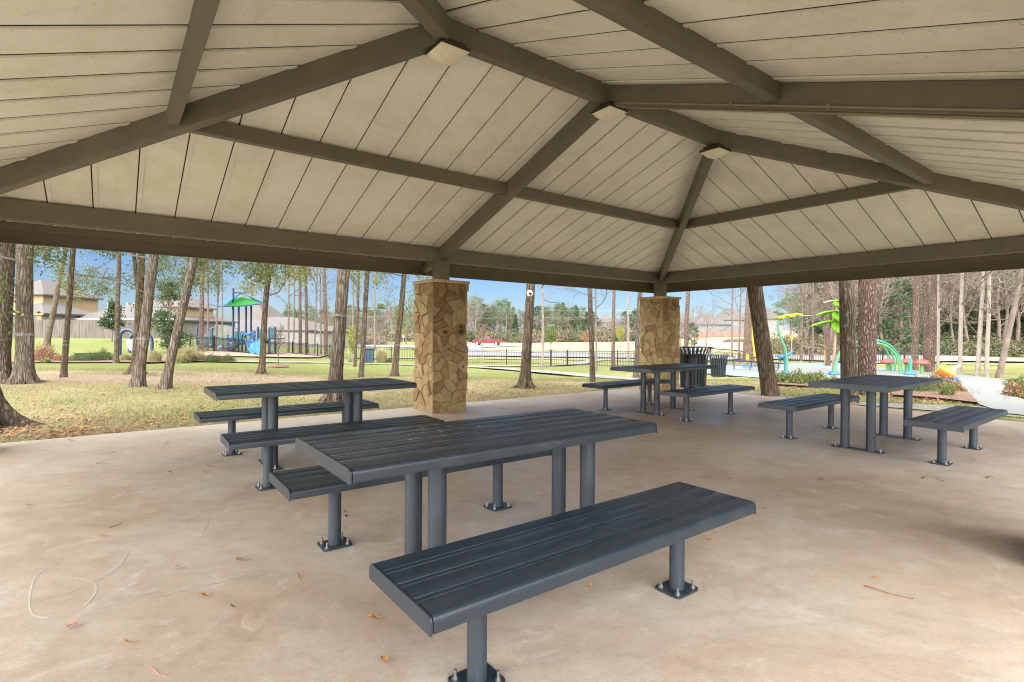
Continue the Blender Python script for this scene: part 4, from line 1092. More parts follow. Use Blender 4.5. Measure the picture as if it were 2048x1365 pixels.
# ------------------------------------------------------------------ ground leaf litter, grass blades
def litter(name, zones, mats, size, label, kind='stuff', cat='leaves', seed=3):
    nr = np.random.default_rng(seed); pts = []
    for (px0, px1, py0, py1, n_, clump) in zones:
        for _ in range(n_):
            px = nr.uniform(px0, px1); py = nr.uniform(py0, py1)
            if clump and math.sin(px * .05 + py * .11) + math.sin(px * .021 - py * .3) * .7 < nr.uniform(-.8, 1.2): continue
            p = at(px, py); u, v = uv(p.x, p.y)
            if SU0 < u < SU1 and SV0 < v < SV1: continue
            pts.append((p.x, p.y, p.z + nr.uniform(.012, .03)))
    pts = np.array(pts); a = nr.normal(0, 1, (len(pts), 3)); a[:, 2] *= .35; a /= np.linalg.norm(a, axis=1)[:, None]
    b = np.cross(a, [0, 0, 1]) + nr.normal(0, .3, (len(pts), 3)); b /= np.linalg.norm(b, axis=1)[:, None]
    s = size * nr.uniform(.5, 1.4, (len(pts), 1))
    V = np.concatenate([pts, pts + a * s * .5 + b * s * .3, pts + a * s, pts + a * s * .5 - b * s * .3], 1).reshape(-1, 3)
    o = np_mesh(name, V, np.arange(len(V)).reshape(-1, 4), [M[m_] for m_ in mats], midx=nr.integers(0, len(mats), len(pts)))
    return tag(o, label, cat, kind=kind)
litter('leaf_litter', [(-20, 420, 836, 874, 1500, 1), (420, 860, 808, 850, 450, 1), (-20, 260, 856, 882, 800, 0), (-20, 1000, 776, 860, 1700, 0), (0, 820, 742, 790, 900, 1), (380, 640, 764, 786, 700, 0), (930, 1290, 768, 806, 900, 0),
    (1570, 1700, 776, 800, 260, 0)], ['dead', 'dead', 'dead_b', 'dead_o', 'dead_b'], .046, 'dead brown leaves scattered over the lawn')
litter('mulch_litter', [(1770, 1960, 775, 808, 1500, 0), (2000, 2070, 775, 803, 400, 0), (1545, 1700, 765, 780, 500, 0)], ['dead_r', 'dead', 'mulch'], .06, 'pine needles and bark chips on the flower beds', seed=8)
def grass_blades():
    nr = np.random.default_rng(12); n_ = 330000
    Y = 5.2 + (nr.random(n_) ** 1.25) * 13.5; px = nr.uniform(-60, 2110, n_); X = (px - 1024) / F * Y
    u = cT * (X - AX) + sT * (Y - AY); v = -sT * (X - AX) + cT * (Y - AY)
    inside = (u > SU0 - .03) & (u < SU1 + .75) & (v > SV0) & (v < SV1 + .0)
    keep = ~inside & ~((u > SU1) & (v < .9) & (u < 7.15))
    keep &= ~((px > 1560) & (px < 2400) & (Y > 8) & (u > 7.1) & (Y > 11.3) & (px > 1740))
    dirt_ = np.exp(-((Y - 14.6) / 1.2) ** 2) * (px < 640); keep &= nr.random(n_) > dirt_ * .95
    X, Y, px = X[keep], Y[keep], px[keep]; n_ = len(X)
    Z = np.array([gz(x, y) for x, y in zip(X, Y)]) - .004
    h = nr.uniform(.014, .042, n_); a = nr.uniform(0, 6.28, n_); w = nr.uniform(.0022, .0045, n_) * (1 + Y / 14); le = nr.normal(0, .022, (n_, 2))
    V = np.empty((n_, 3, 3)); V[:, 0] = np.stack([X - np.cos(a) * w, Y - np.sin(a) * w, Z], 1); V[:, 1] = np.stack([X + np.cos(a) * w, Y + np.sin(a) * w, Z], 1)
    V[:, 2] = np.stack([X + le[:, 0], Y + le[:, 1], Z + h], 1)
    pch = np.sin(X * .8 + 1.3 * np.sin(Y * .7)) + np.sin(Y * 1.1 + X * .35); g = (nr.random(n_) < np.clip(.30 + .16 * pch + .35 * (px > 1300) + .3 * ((px > 860) & (Y > 15)), .05, .9)).astype(int)
    o = np_mesh('grass', V.reshape(-1, 3), np.arange(n_ * 3).reshape(-1, 3), [M['blade'], M['blade_g']], midx=g)
    tag(o, 'short dormant lawn grass around the slab', 'grass', kind='stuff')
grass_blades()
# leaves and twigs lying on the slab (each one a thing)
def fallen(px, py, L, ang, mat, lab, w=.45, seed=0):
    p = at(px, py); d = ray(px, py); Y = CH / -d[2]; p = Vector((d[0] * Y, Y, .002)); rng = random.Random(seed + px)
    n_ = 9; V = []; 
    for i in range(n_):
        t = i / (n_ - 1); ww = L * w * .5 * math.sin(math.pi * min(1, t * 1.05 + .03)) ** .8 * (1 + rng.uniform(-.15, .15)); z = .004 + .012 * math.sin(t * 3 + seed) ** 2
        V += [(L * (t - .5), ww, z + .010 * rng.random()), (L * (t - .5), 0, z), (L * (t - .5), -ww, z + .008 * rng.random())]
    fs = []
    for i in range(n_ - 1):
        a = i * 3; fs += [(a, a + 1, a + 4, a + 3), (a + 1, a + 2, a + 5, a + 4)]
    m = MB(); m.add(V, fs); m.tube([(L * .48, 0, .006), (L * .6, .004, .004), (L * .72, .01, .003)], .0012, 4)
    o = m.build('fallen_leaf', M[mat], None, 60, p); o.rotation_euler = (0, 0, R(ang)); return tag(o, lab, 'leaf', 'dead leaves fallen on the slab')
SM = 'small dry brown leaf fragment lying on the concrete slab'
for i, a in enumerate(((768, 1325, .055, -60, 'dead_o', 'orange brown leaf on the floor left of the foreground bench foot, lowest in the photo', .5), (749, 1240, .06, 5, 'dead_o', 'brown curled leaf on the floor just left of the foreground bench end', .3),
    (479, 1122, .045, -30, 'dead_o', 'single orange oval leaf on the floor below the left bench foot', .6), (356, 1139, .03, 80, 'dead_b', 'small dark curled leaf left of the orange oval leaf', .8),
    (408, 1195, .045, 10, 'dead_o', 'torn yellow brown leaf near the centre of the bare floor at left', .5), (259, 1288, .045, 8, 'dead_o', 'narrow yellow leaf near the bottom left corner', .25),
    (144, 1256, .05, 5, 'dead_r', 'reddish ragged leaf at the lower left', .55), (465, 1218, .02, 30, 'dead_b', SM, .8), (1420, 1081, .045, 10, 'dead_o', 'yellow brown leaf right of the foreground bench', .4),
    (1182, 1177, .035, 20, 'dead_o', 'small orange leaf on the floor behind the foreground bench, between its legs', .4), (201, 1075, .04, 10, 'dead_o', 'thin orange leaf on the left part of the floor', .22),
    (247, 978, .05, 6, 'dead_o', SM, .22), (200, 929, .06, 14, 'dead_b', SM, .15), (340, 947, .05, -30, 'dead_b', SM, .4), (418, 934, .06, 4, 'dead_o', SM, .2), (410, 946, .05, 0, 'dead_o', SM, .3),
    (225, 907, .04, 20, 'dead_b', SM, .4), (142, 883, .05, 10, 'dead_b', SM, .3), (334, 889, .04, 0, 'dead_b', SM, .4), (56, 1014, .035, 60, 'dead_o', SM, .7), (600, 1003, .05, 5, 'dead_o', SM, .2),
    (695, 1035, .04, -20, 'dead_b', SM, .7), (686, 1060, .03, 30, 'dead_o', SM, .4), (1880, 963, .06, -25, 'dead_b', SM, .2), (1640, 961, .05, -10, 'dead_b', SM, .3), (1850, 958, .09, 4, 'dead_b', SM, .2),
    (1946, 921, .06, 0, 'dead_b', SM, .25), (1530, 1020, .03, 40, 'dead_b', SM, .6), (1978, 957, .08, 2, 'dead_b', SM, .3), (690, 1027, .03, 0, 'dead_b', SM, .7), (1270, 1029, .045, 5, 'dead_o', SM, .25), (1170, 1040, .04, 15, 'dead_b', SM, .3), (1225, 985, .03, 15, 'dead_b', SM, .5), (1460, 960, .03, 15, 'dead_b', SM, .5), (1750, 1160, .05, -40, 'dead_o', SM, .12))):
    fallen(*a, seed=i)
def twig(px0, py0, px1, py1, r, mat, lab, bend=.02, cat='twig'):
    d0, d1 = ray(px0, py0), ray(px1, py1); a = Vector((d0[0], 1, 0)) * (CH / -d0[2]); b = Vector((d1[0], 1, 0)) * (CH / -d1[2])
    n_ = (b - a).cross(Vector((0, 0, 1))).normalized(); L = b - a; m = MB()
    m.tube([L * t + n_ * bend * math.sin(t * 3.1) + Vector((0, 0, r * 1.2 + .003 * math.sin(t * 7))) for t in [k / 8 for k in range(9)]], [r * (1 - .4 * k / 8) for k in range(9)], 6)
    return tag(m.build('twig', M[mat], None, 60, a), lab, cat, 'twigs and pine needles on the slab')
twig(1728, 1173, 1828, 1200, .0035, 'dead_b', 'long thin brown stick lying on the right half of the floor', .012)
twig(218, 1057, 244, 1046, .0022, 'far_bark', 'short dark twig on the left part of the floor', .006)
twig(592, 1149, 608, 1169, .0016, 'dead_r', 'red pine needles standing steep, left of the foreground bench', .004)
twig(603, 1147, 638, 1149, .0012, 'dead_r', 'red pine needle lying level beside the steep one', .002)
twig(630, 1231, 674, 1241, .0014, 'dead_r', 'red pine needle left of the foreground bench corner', .003)
twig(300, 1336, 338, 1356, .0018, 'dead_r', 'red pine needle close to the bottom edge', .004)
twig(1636, 957, 1665, 965, .002, 'dead_b', 'dark thin twig near the table base plate at right', .003)
# faint chalk loops and hairline cracks on the slab
FLZ = [.0008]
def floor_line(name, pts, w, mat, lab, closed=False):
    ps = []; FLZ[0] += .0004; zf = FLZ[0]
    for px, py in pts: d = ray(px, py); Y = CH / -d[2]; ps.append(Vector((d[0] * Y, Y, 0)))
    sm_ = []
    for i in range(len(ps) - 1):
        p0, p1, p2, p3 = ps[max(0, i - 1)], ps[i], ps[i + 1], ps[min(len(ps) - 1, i + 2)]
        for k in range(8):
            t = k / 8; sm_.append(.5 * ((2 * p1) + (p2 - p0) * t + (2 * p0 - 5 * p1 + 4 * p2 - p3) * t * t + (3 * p1 - p0 - 3 * p2 + p3) * t ** 3))
    sm_.append(ps[-1]); V = []; fs = []; rng = random.Random(3)
    for i, p in enumerate(sm_):
        d = (sm_[min(i + 1, len(sm_) - 1)] - sm_[max(0, i - 1)]).normalized(); n_ = Vector((-d.y, d.x, 0)) * w / 2 * rng.uniform(.5, 1.1)
        V += [p + n_ + Vector((0, 0, zf)), p - n_ + Vector((0, 0, zf))]
    for i in range(len(sm_) - 1): fs.append((2 * i, 2 * i + 1, 2 * i + 3, 2 * i + 2))
    m = MB(); m.add(V, fs); o = m.build(name, mat); return tag(o, lab, 'marking', kind='structure')
ck = N('chalk_trace'); vv = ck.mapn(src='World')
ck.col(ck.ramp(ck.noise(30, vv, 6, .8), [(.4, (.375, .32, .268)), (.6, (.44, .395, .345))])); ck.rough(.95); CK = ck.mat
floor_line('floor_chalk', [(0, 1158), (70, 1153), (150, 1157), (190, 1170), (185, 1195), (150, 1225), (90, 1236), (62, 1225), (60, 1190), (75, 1150), (130, 1115), (220, 1085), (330, 1062)], .009, CK, 'faint chalk loop on the slab')
floor_line('floor_chalk', [(0, 1175), (30, 1188), (80, 1196), (150, 1180), (230, 1140), (260, 1100)], .008, CK, 'faint chalk stroke on the slab')
floor_line('floor_chalk', [(120, 1040), (230, 1020), (330, 1012), (390, 1020), (415, 1045), (405, 1070), (450, 1080)], .008, CK, 'faint chalk curve across the slab')
floor_line('floor_chalk', [(200, 1215), (300, 1196), (420, 1170), (500, 1150), (560, 1152)], .010, CK, 'faint chalk streak on the slab')
for l in ([(0, 1101), (60, 1090), (128, 1078)], [(365, 1119), (410, 1110), (470, 1101)], [(430, 1330), (490, 1290), (540, 1240)], [(10, 1360), (60, 1345), (130, 1318)]):
    floor_line('floor_crack', l, .0016, M['crack'], 'hairline crack in the slab')
# ================================================================== play equipment (left, behind the lawn)
pg = G(470, 38.5); PS = pg.y / F          # metres per photo pixel at the play set
play = empty('playground_structure', pg, 0, 'navy and teal play structure with double blue slide and green shade canopy', 'play structure')
GZP = 713.5
def Q(px, py, dy=0.0):
    """local point of the play set for a photo spot, dy metres behind its front"""
    Y = pg.y + dy; p = P(px, py, Y); return Vector((p.x - pg.x, dy, p.z - pg.z))
def part(m, name, mat, sm=40): return m.build(name, M[mat] if isinstance(mat, str) else mat, play, sm)
for px, top, dy in ((394.6, 655, 1.6), (414.7, 652.5, 0), (424.7, 652.5, 1.5), (456, 672, 0), (466.4, 577.5, 0), (477.4, 605, 1.5), (484, 664, -.4), (492, 606, 3.0), (502.3, 603, 3.2), (509, 663, -.4), (516, 655, 1.5), (539, 656, 0), (550.6, 655, 1.6)):
    t = Q(px, top, dy); m = MB(); m.cyl((t.x, t.y), .075, -.1, t.z, 12); m.lathe([(.078, t.z - .02), (.07, t.z + .03), (.0, t.z + .05)], (t.x, t.y, 0), 12); part(m, 'post', 'navy')
# shade canopy: hip with slightly dished panels
def cloth(m, a, b, c, sag=.12, n_=8, bow=0):
    a, b, c = Vector(a), Vector(b), Vector(c); vs = []; idx = {}
    for i in range(n_ + 1):
        for j in range(n_ + 1 - i):
            u, v = i / n_, j / n_; w = 1 - u - v; idx[i, j] = len(vs); vs.append(a * w + b * u + c * v + Vector((0, 0, -sag * 9 * u * v * w * 3 + (-bow) * 4 * u * v)))
    fs = []
    for i in range(n_):
        for j in range(n_ - i):
            fs.append((idx[i, j], idx[i + 1, j], idx[i, j + 1]))
            if i + j < n_ - 1: fs.append((idx[i + 1, j], idx[i + 1, j + 1], idx[i, j + 1]))
    m.add(vs, fs)
ap = Q(482.5, 586.5, 1.2); fl = Q(447, 613.5, -2.0); fr = Q(531, 607, -1.5); bl = Q(418, 608.5, 2.6); br = Q(527, 605, 4.6)
for nm, a, b, c, mt in (('shade_panel', ap, bl, fl, 'shade_b'), ('shade_panel', ap + Vector((0, -.05, -.45)), fl, fr, 'shade_g'), ('shade_panel', ap, fr, br, 'shade_n'), ('shade_panel', ap + Vector((0, .1, -.3)), br, bl, 'shade_g')):
    m = MB(); cloth(m, a, b, c, .16, 8, .1); o = part(m, nm, mt); o['label'] = {'shade_b': 'blue canopy panel', 'shade_g': 'green canopy panel', 'shade_n': 'dark teal canopy panel'}[mt]
m = MB()
for a, b in ((fl, fr), (fl, bl), (fr, br), (bl, br)): m.tube([a, (a + b) / 2 + Vector((0, 0, -.05)), b], .045, 6)
for c_ in (fl, fr, bl, br): m.tube([c_, ap], .03, 5)
m.tube([Q(466.4, 586, 0), ap], .04, 6); m.tube([Q(502, 586, 3.2), ap], .04, 6); part(m, 'canopy_frame', 'navy')
# deck and platforms
for x0, x1, py, y0, y1 in ((483, 517, 685, -.3, 1.6), (394, 425, 692, 0, 1.6), (456, 478, 688, 0, 1.6), (516, 551, 677, 0, 1.6)):
    a, b = Q(x0, py, y0), Q(x1, py, y0); m = MB(); m.box(a.x, b.x, y0, y1, a.z - .08, a.z); part(m, 'deck', 'navy')
# double slide
m = MB(); nS = 16; W_ = Q(520, 700).x - Q(487, 700).x
a0, a1 = Q(487, 683, -.4), Q(519, 683, -.4); b0, b1 = Q(499, 709, -2.9), Q(523, 709, -2.9)
prof = [(0, .20), (.03, .19), (.07, .04), (.25, 0), (.43, .04), (.48, .13), (.52, .13), (.57, .04), (.75, 0), (.93, .04), (.97, .19), (1, .20)]
vs = []
for i in range(nS + 1):
    t = i / nS; e = t * t * (3 - 2 * t) * .75 + t * .25
    L0 = a0.lerp(b0, t); L1 = a1.lerp(b1, t); z = a0.z + (b0.z - a0.z) * e + .10 * math.sin(t * 6.3) * (1 - t)
    for u, h in prof:
        p = L0.lerp(L1, u); vs.append((p.x, p.y, z + h))
k = len(prof); m.add(vs, [(i * k + j, i * k + j + 1, (i + 1) * k + j + 1, (i + 1) * k + j) for i in range(nS) for j in range(k - 1)])
o = part(m, 'slide', simple('slide_blue', (.06, .20, .46), .3, .1, 2)); md = o.modifiers.new('s', 'SOLIDIFY'); md.thickness = .04
m = MB(); a, b = Q(484, 667.5, -.5), Q(509, 667.5, -.5)
m.tube([(a.x, a.y, a.z - .1), (a.x + .15, a.y, a.z + .08), ((a.x + b.x) / 2, a.y - .1, a.z - .12), (b.x - .15, b.y, b.z + .08), (b.x, b.y, b.z - .1)], [.08, .10, .07, .10, .08], 10); part(m, 'slide_hood', 'blue')
def panel(x0, x1, y0, y1, dy, mat, name='panel', t=.05):
    a, b = Q(x0, y1, dy), Q(x1, y0, dy); m = MB(); m.box(a.x, b.x, dy - t / 2, dy + t / 2, a.z, b.z); return m.build(name, M[mat], play, bevel=.02)
for x0, x1, y0, y1, dy, mt in ((417, 421.5, 663, 688, .7, 'teal'), (469, 475, 663, 688, .8, 'teal'), (478, 483, 665, 690, .6, 'teal'), (518, 525, 658, 678, .2, 'teal'), (537, 549, 657, 678, .8, 'teal'), (397, 413, 670, 690, 1.4, 'teal'), (487, 491, 671, 684, 1.2, 'shade_g')):
    panel(x0, x1, y0, y1, dy, mt)
pn = panel(457, 466, 673, 695, -.02, 'navy', 'swirl_panel')
m = MB()
rng = random.Random(2)
for k in range(9):
    c_ = Q(458.5 + (k % 3) * 3, 676 + (k // 3) * 7, -.07); m.tube([(c_.x + .10 * math.cos(a), c_.y, c_.z + .12 * math.sin(a)) for a in [R(x) for x in range(k * 40, k * 40 + 220, 25)]], .013, 4)
m.build('swirl', simple('pale_blue_swirl', (.22, .38, .52)), pn)
# flower disc
c_ = Q(440.8, 697, -.05); m = MB()
m.lathe([(0, .03), (.26, .03), (.27, 0), (.26, -.03), (0, -.03)], n=28, M=Matrix.Translation(c_) @ Matrix.Rotation(R(90), 4, 'X')); ds = part(m, 'play_disc', 'navy')
m = MB(); m.prism([(c_.x + (.19 + .03 * math.cos(5 * a)) * math.cos(a + .3), c_.y - .042, c_.z + (.19 + .03 * math.cos(5 * a)) * math.sin(a + .3)) for a in [R(x) for x in range(0, 360, 8)]], (0, .012, 0)); m.build('white_flower', M['white'], ds)
m = MB(); m.prism([(c_.x + (.145 + .03 * math.cos(5 * a)) * math.cos(a + .3), c_.y - .052, c_.z + (.145 + .03 * math.cos(5 * a)) * math.sin(a + .3)) for a in [R(x) for x in range(0, 360, 8)]], (0, .008, 0)); m.build('blue_flower', M['blue'], ds)
m = MB(); m.tube([Q(425, 697), Q(435, 697)], .03, 6); m.tube([Q(447, 697), Q(456, 697)], .03, 6); part(m, 'rail', 'navy')
# arched overhead ladder and rope nets
m = MB()
for dy in (0, 1.0):
    arc = [Q(417 + 60 * t, 660 - 9 * math.sin(math.pi * t), dy) for t in [i / 12 for i in range(13)]]; m.tube(arc, .04, 6)
for t in [i / 9 for i in range(10)]: m.tube([Q(417 + 60 * t, 660 - 9 * math.sin(math.pi * t), 0), Q(417 + 60 * t, 660 - 9 * math.sin(math.pi * t), 1.0)], .02, 4)
part(m, 'overhead_ladder', simple('ladder_teal', (.045, .17, .20), .4))
m = MB()
for i in range(4):
    m.tube([Q(395 + i * 3, 678 + i * 5, -.2), Q(405, 686 + i * 5, -.5), Q(424, 684 + i * 8, -.1)], .028, 5)
for x in (401, 409, 417): m.tube([Q(x, 676, -.2), Q(x - 3, 694, -.45), Q(x + 3, 708, -.6)], .028, 5)
m.tube([Q(394, 691, -.1), Q(403, 702, -.5), Q(416, 709, -.5), Q(424, 706, -.1)], .035, 5); m.tube([Q(424, 688, -.1), Q(416, 694, -.3), Q(412, 708, -.5)], .035, 5)
for x in (431, 434): m.tube([Q(x, 662, .3), Q(x + 1.5, 672, .2), Q(x - 1, 684, .3), Q(x + 1, 694, .2)], .022, 5)
part(m, 'rope_net', 'mint')
m = MB()
for i in range(7):
    a = Q(459 + i * 2.8, 706 - i * 2.6, -.5 + .1 * (i % 2)); m.box(a.x - .16, a.x + .10, a.y - .25, a.y + .25, a.z, a.z + .11)
m.tube([Q(457, 707, -.3), Q(466, 697, -.3), Q(478, 690, -.3)], .04, 5); m.tube([Q(457, 707, -.7), Q(466, 697, -.7), Q(478, 690, -.7)], .04, 5)
part(m, 'pod_climber', 'black')
m = MB()
for i in range(6): m.tube([Q(540, 684 + i * 4, 0), Q(550, 684 + i * 4, 1.4)], .022, 5)
part(m, 'side_ladder', 'tealtube')
# barriers, rails and extra climbers that fill the set
for x0, x1, y0, y1, dy, n_ in ((425, 456, 676, 690, 1.5, 9), (466, 477, 668, 688, 1.6, 5), (492, 509, 668, 684, 1.4, 6), (516, 539, 664, 678, 1.5, 7), (395, 414, 674, 691, 1.55, 6)):
    m = MB()
    for k in range(n_): x = x0 + (x1 - x0) * (k + .5) / n_; m.tube([Q(x, y0, dy), Q(x, y1, dy)], .022, 5)
    for y in (y0, y1): m.tube([Q(x0, y, dy), Q(x1, y, dy)], .03, 5)
    part(m, 'barrier', 'tealtube')
m = MB()
for k in range(5): m.tube([Q(428 + k * 5.5, 663 + 2 * (k % 2), 0), Q(430 + k * 5.5, 675, -.15), Q(427 + k * 5.5, 686, -.1), Q(431 + k * 5.5, 694, 0)], .02, 5)
for y in (668, 680): m.tube([Q(426, y, 0), Q(440, y + 3, -.1), Q(455, y, 0)], .02, 5)
part(m, 'hanging_rope', 'mint')
panel(540, 549, 656, 676, -.05, 'teal'); panel(501, 508, 672, 684, -.3, 'teal'); panel(518, 537, 680, 684, -.05, 'navy')
# blue arch frames
def arch(x0, x1, top, b0, dep, dy, lab, wheel=None, d=None):
    b = G((x0 + x1) / 2, d); s = b.y / F; r = (x1 - x0) / 2 * s; root = empty('arch_frame', b, 0, lab, 'play arch')
    zt = P(x0, top, b.y).z - b.z; m = MB()
    m.tube([(-r, 0, -.1), (-r, 0, zt - r)] + [(-r * math.cos(R(a)), 0, zt - r + r * math.sin(R(a))) for a in range(15, 166, 15)] + [(r, 0, zt - r), (r, 0, -.1)], .085, 12)
    m.build('frame', M['navy'], root, 50)
    if wheel:
        w = P(wheel[0], wheel[1], b.y); m = MB(); m.lathe([(0, .04), (.33, .04), (.36, 0), (.33, -.04), (0, -.04)], n=24, M=Matrix.Translation((w.x - b.x, 0, w.z - b.z)) @ Matrix.Rotation(R(70), 4, 'Y') @ Matrix.Rotation(R(0), 4, 'X'))
        dsk = m.build('disc', M['white'], root, 50); m = MB(); m.tube([(w.x - b.x - .02, 0, w.z - b.z), (r * .96, 0, w.z - b.z)], .03, 6); m.build('axle', M['navy'], dsk)
    return root
arch(239.5, 270.5, 660, 706, 0, 0, 'left navy blue arch with a white disc inside', (264.5, 691.5), d=27.5)
arch(259, 304, 663, 696, 0, 0, 'right navy blue arch half hidden by the grey trunk', d=30)

# ================================================================== splash pad features
def feature(name, px, py, label, cat, d=None):
    b = at(px, py, .04) if d is None else G(px, d) + Vector((0, 0, .05)); o = empty(name, b, 0, label, cat)
    def q(x, y, dy=0.0): p = P(x, y, b.y + dy); return Vector((p.x - b.x, dy, p.z - b.z))
    return o, q, b.y / F
def dome(parent, r, mat='bluedome', c=(0, 0, 0)):
    m = MB(); m.lathe([(r, 0), (r * .95, r * .18), (r * .75, r * .4), (r * .4, r * .55), (0, r * .6)], c, 22); return m.build('base_dome', M[mat], parent, 60)
def paddle(c, out, up, L, W, curl=.25, n_=9, k=5):
    """curved leaf blade, from c along out"""
    c = Vector(c); o = Vector(out).normalized(); s = o.cross(Vector((0, 0, 1))).normalized(); V = []
    for i in range(n_):
        t = i / (n_ - 1); w = W * math.sin(math.pi * min(.98, .06 + t * .92)) ** .7
        for j in range(k):
            e = -1 + 2 * j / (k - 1); V.append(c + o * L * t + s * w * e * .5 + Vector((0, 0, up * L * t - curl * L * t * t - .10 * W * (1 - e * e) * -1)))
    return V, [(i * k + j, i * k + j + 1, (i + 1) * k + j + 1, (i + 1) * k + j) for i in range(n_ - 1) for j in range(k - 1)]
def solid(o, t=.012):
    md = o.modifiers.new('thickness', 'SOLIDIFY'); md.thickness = t; md.offset = 0; return o
# yellow flower
o, q, s = feature('water_flower', 1573, 747, 'tall curved green stem with a tilted yellow flower on the splash pad', 'spray feature')
m = MB(); m.tube([q(1573, 747), q(1573.5, 720), q(1570, 695), q(1561, 675), q(1556, 660), q(1555, 648), q(1559, 638), q(1567, 633)], [.06, .055, .05, .045, .042, .04, .04, .035], 10); m.build('stem', M['spray_g'], o, 60)
dome(o, .14)
hc = q(1577, 632); m = MB()
for k in range(6):
    a = R(20 + 60 * k); V, Fz = paddle(hc + Vector((0, 0, 0)), (math.cos(a), math.sin(a), 0), .12 - .18 * math.cos(a) * -1, .52, .40, .22); m.add(V, Fz)
solid(m.build('petals', M['petal'], o, 60)); m = MB(); m.lathe([(0, .06), (.10, .04), (.12, 0), (.08, -.05), (0, -.06)], hc, 16); m.build('flower_centre', M['petal'], o, 60)
m = MB(); V, Fz = paddle(q(1592, 636), (1, .2, 0), -.05, .55, .22, .02); m.add(V, Fz); V, Fz = paddle(q(1596, 633), (1, -.3, 0), .12, .5, .16, .1); m.add(V, Fz); solid(m.build('leaf', M['palelime'], o, 60))
# blue forked tube
o, q, s = feature('water_jet', 1570, 745, 'blue forked spray tube beside the flower stem', 'spray feature', d=at(1573, 747).y - .6)
m = MB(); m.tube([q(1572, 747), q(1571.5, 728), q(1568, 714), q(1560, 712)], [.075, .07, .06, .05], 10); m.tube([q(1556, 713), q(1566, 714), q(1575, 710), q(1584, 704)], [.055, .07, .065, .06], 10); m.build('tube', M['bluedome'], o, 60); dome(o, .16, 'teal')
# yellow pole with discs
o, q, s = feature('yellow_pole', 1652, 734, 'tall straight yellow pole with a blue dome foot behind the green leaf plant', 'spray feature', d=31)
m = MB(); m.tube([q(1651.5, 735), q(1654, 598)], [.075, .06], 12); m.build('pole', M['yellow'], o, 60); dome(o, .16)
m = MB()
for (x, y) in ((1654, 621), (1655, 628), (1653, 640)):
    c_ = q(x, y, -.12); m.lathe([(0, .02), (.11, .03), (.13, 0), (.11, -.03), (0, -.02)], n=16, M=Matrix.Translation(c_) @ Matrix.Rotation(R(70), 4, 'X'))
m.build('disc', M['palelime'], o, 60)
# tiered leaf plant
o, q, s = feature('leaf_tower', 1667, 749, 'tan pole carrying three tiers of bright green leaves', 'spray feature')
m = MB(); m.tube([q(1667, 750), q(1669, 700), q(1671, 655), q(1673, 612)], [.06, .055, .05, .03], 10); m.build('pole', M['tanpole'], o, 60); dome(o, .20)
for (py, L, W, kk, drop) in ((651, 1.05, .30, 4, .26), (631, .82, .27, 4, .26), (610, .52, .22, 3, .25)):
    c_ = q(1671.5, py - 8); m = MB(); m2 = MB()
    for k in range(kk):
        a = R(184 + k * 360 / kk); V, Fz = paddle(c_, (math.cos(a), math.sin(a), 0), .05, L, W, drop); (m if k != 0 else m2).add(V, Fz)
    V, Fz = paddle(c_ + Vector((.0, -.03, .02)), (-.05, -.9, 0), -1.9, L * .25, W * 1.7, .0); m.add(V, Fz)
    solid(m.build('leaf_tier', M['lime'], o, 60)); solid(m2.build('leaf', M['palelime'] if py < 620 else M['lime'], o, 60))
o, q, s = feature('curved_spray_tube', 1668, 750, 'green tube curving up right from a blue foot beside the lichen spotted trunk', 'spray feature', d=at(1667, 750).y - .5)
m = MB(); m.tube([q(1668, 751), q(1670, 735), q(1675, 718), q(1681, 704), q(1692, 692), q(1706, 686)], [.07, .065, .055, .05, .045, .04], 10); m.build('tube', M['spray_g'], o, 60); dome(o, .17, 'bluedome')
# yellow tall curved pole behind the leaning tree, and bollard
o, q, s = feature('yellow_flower_stem', 1514, 738, 'tall curved yellow stem mostly hidden behind the leaning tree', 'spray feature', d=29)
m = MB(); m.tube([q(1516, 739), q(1513, 715), q(1508, 680), q(1507.5, 650), q(1511, 625), q(1517, 610)], [.10, .11, .12, .10, .07, .05], 10); m.build('stem', M['yellow'], o, 60); dome(o, .15)
o, q, s = feature('yellow_bollard', 1495, 741, 'short yellow activator post with round top behind the black bench', 'post', d=27)
m = MB(); m.tube([q(1495.5, 742), q(1495.5, 728), q(1495.5, 727), q(1495.5, 712)], [.035, .035, .075, .075], 12); c_ = q(1495.5, 712); m.lathe([(.08, 0), (.07, .05), (0, .09)], c_, 12); m.build('post', M['yellow'], o, 60); dome(o, .22)
# hoops
o, q, s = feature('water_tunnel', 1760, 748, 'row of green and teal hoops forming a tunnel behind the mushrooms', 'spray feature', d=21.5)
for k, (x0, x1, top, dy, mt, bse) in enumerate(((1690, 1790, 678, 2.2, 'spray_g', 745), (1692, 1803, 681, 1.2, 'tealtube', 750), (1700, 1800, 687, .2, 'spray_g2', 751), (1686, 1782, 680, 3.0, 'spray_g', 744))):
    m = MB(); c0 = (x0 + x1) / 2; hw = (x1 - x0) / 2
    m.tube([q(c0 - hw * math.cos(R(a)), bse - (bse - top) * math.sin(R(a)) ** .75, dy) for a in range(0, 181, 9)], .042, 8); m.build('hoop', M[mt], o, 60)
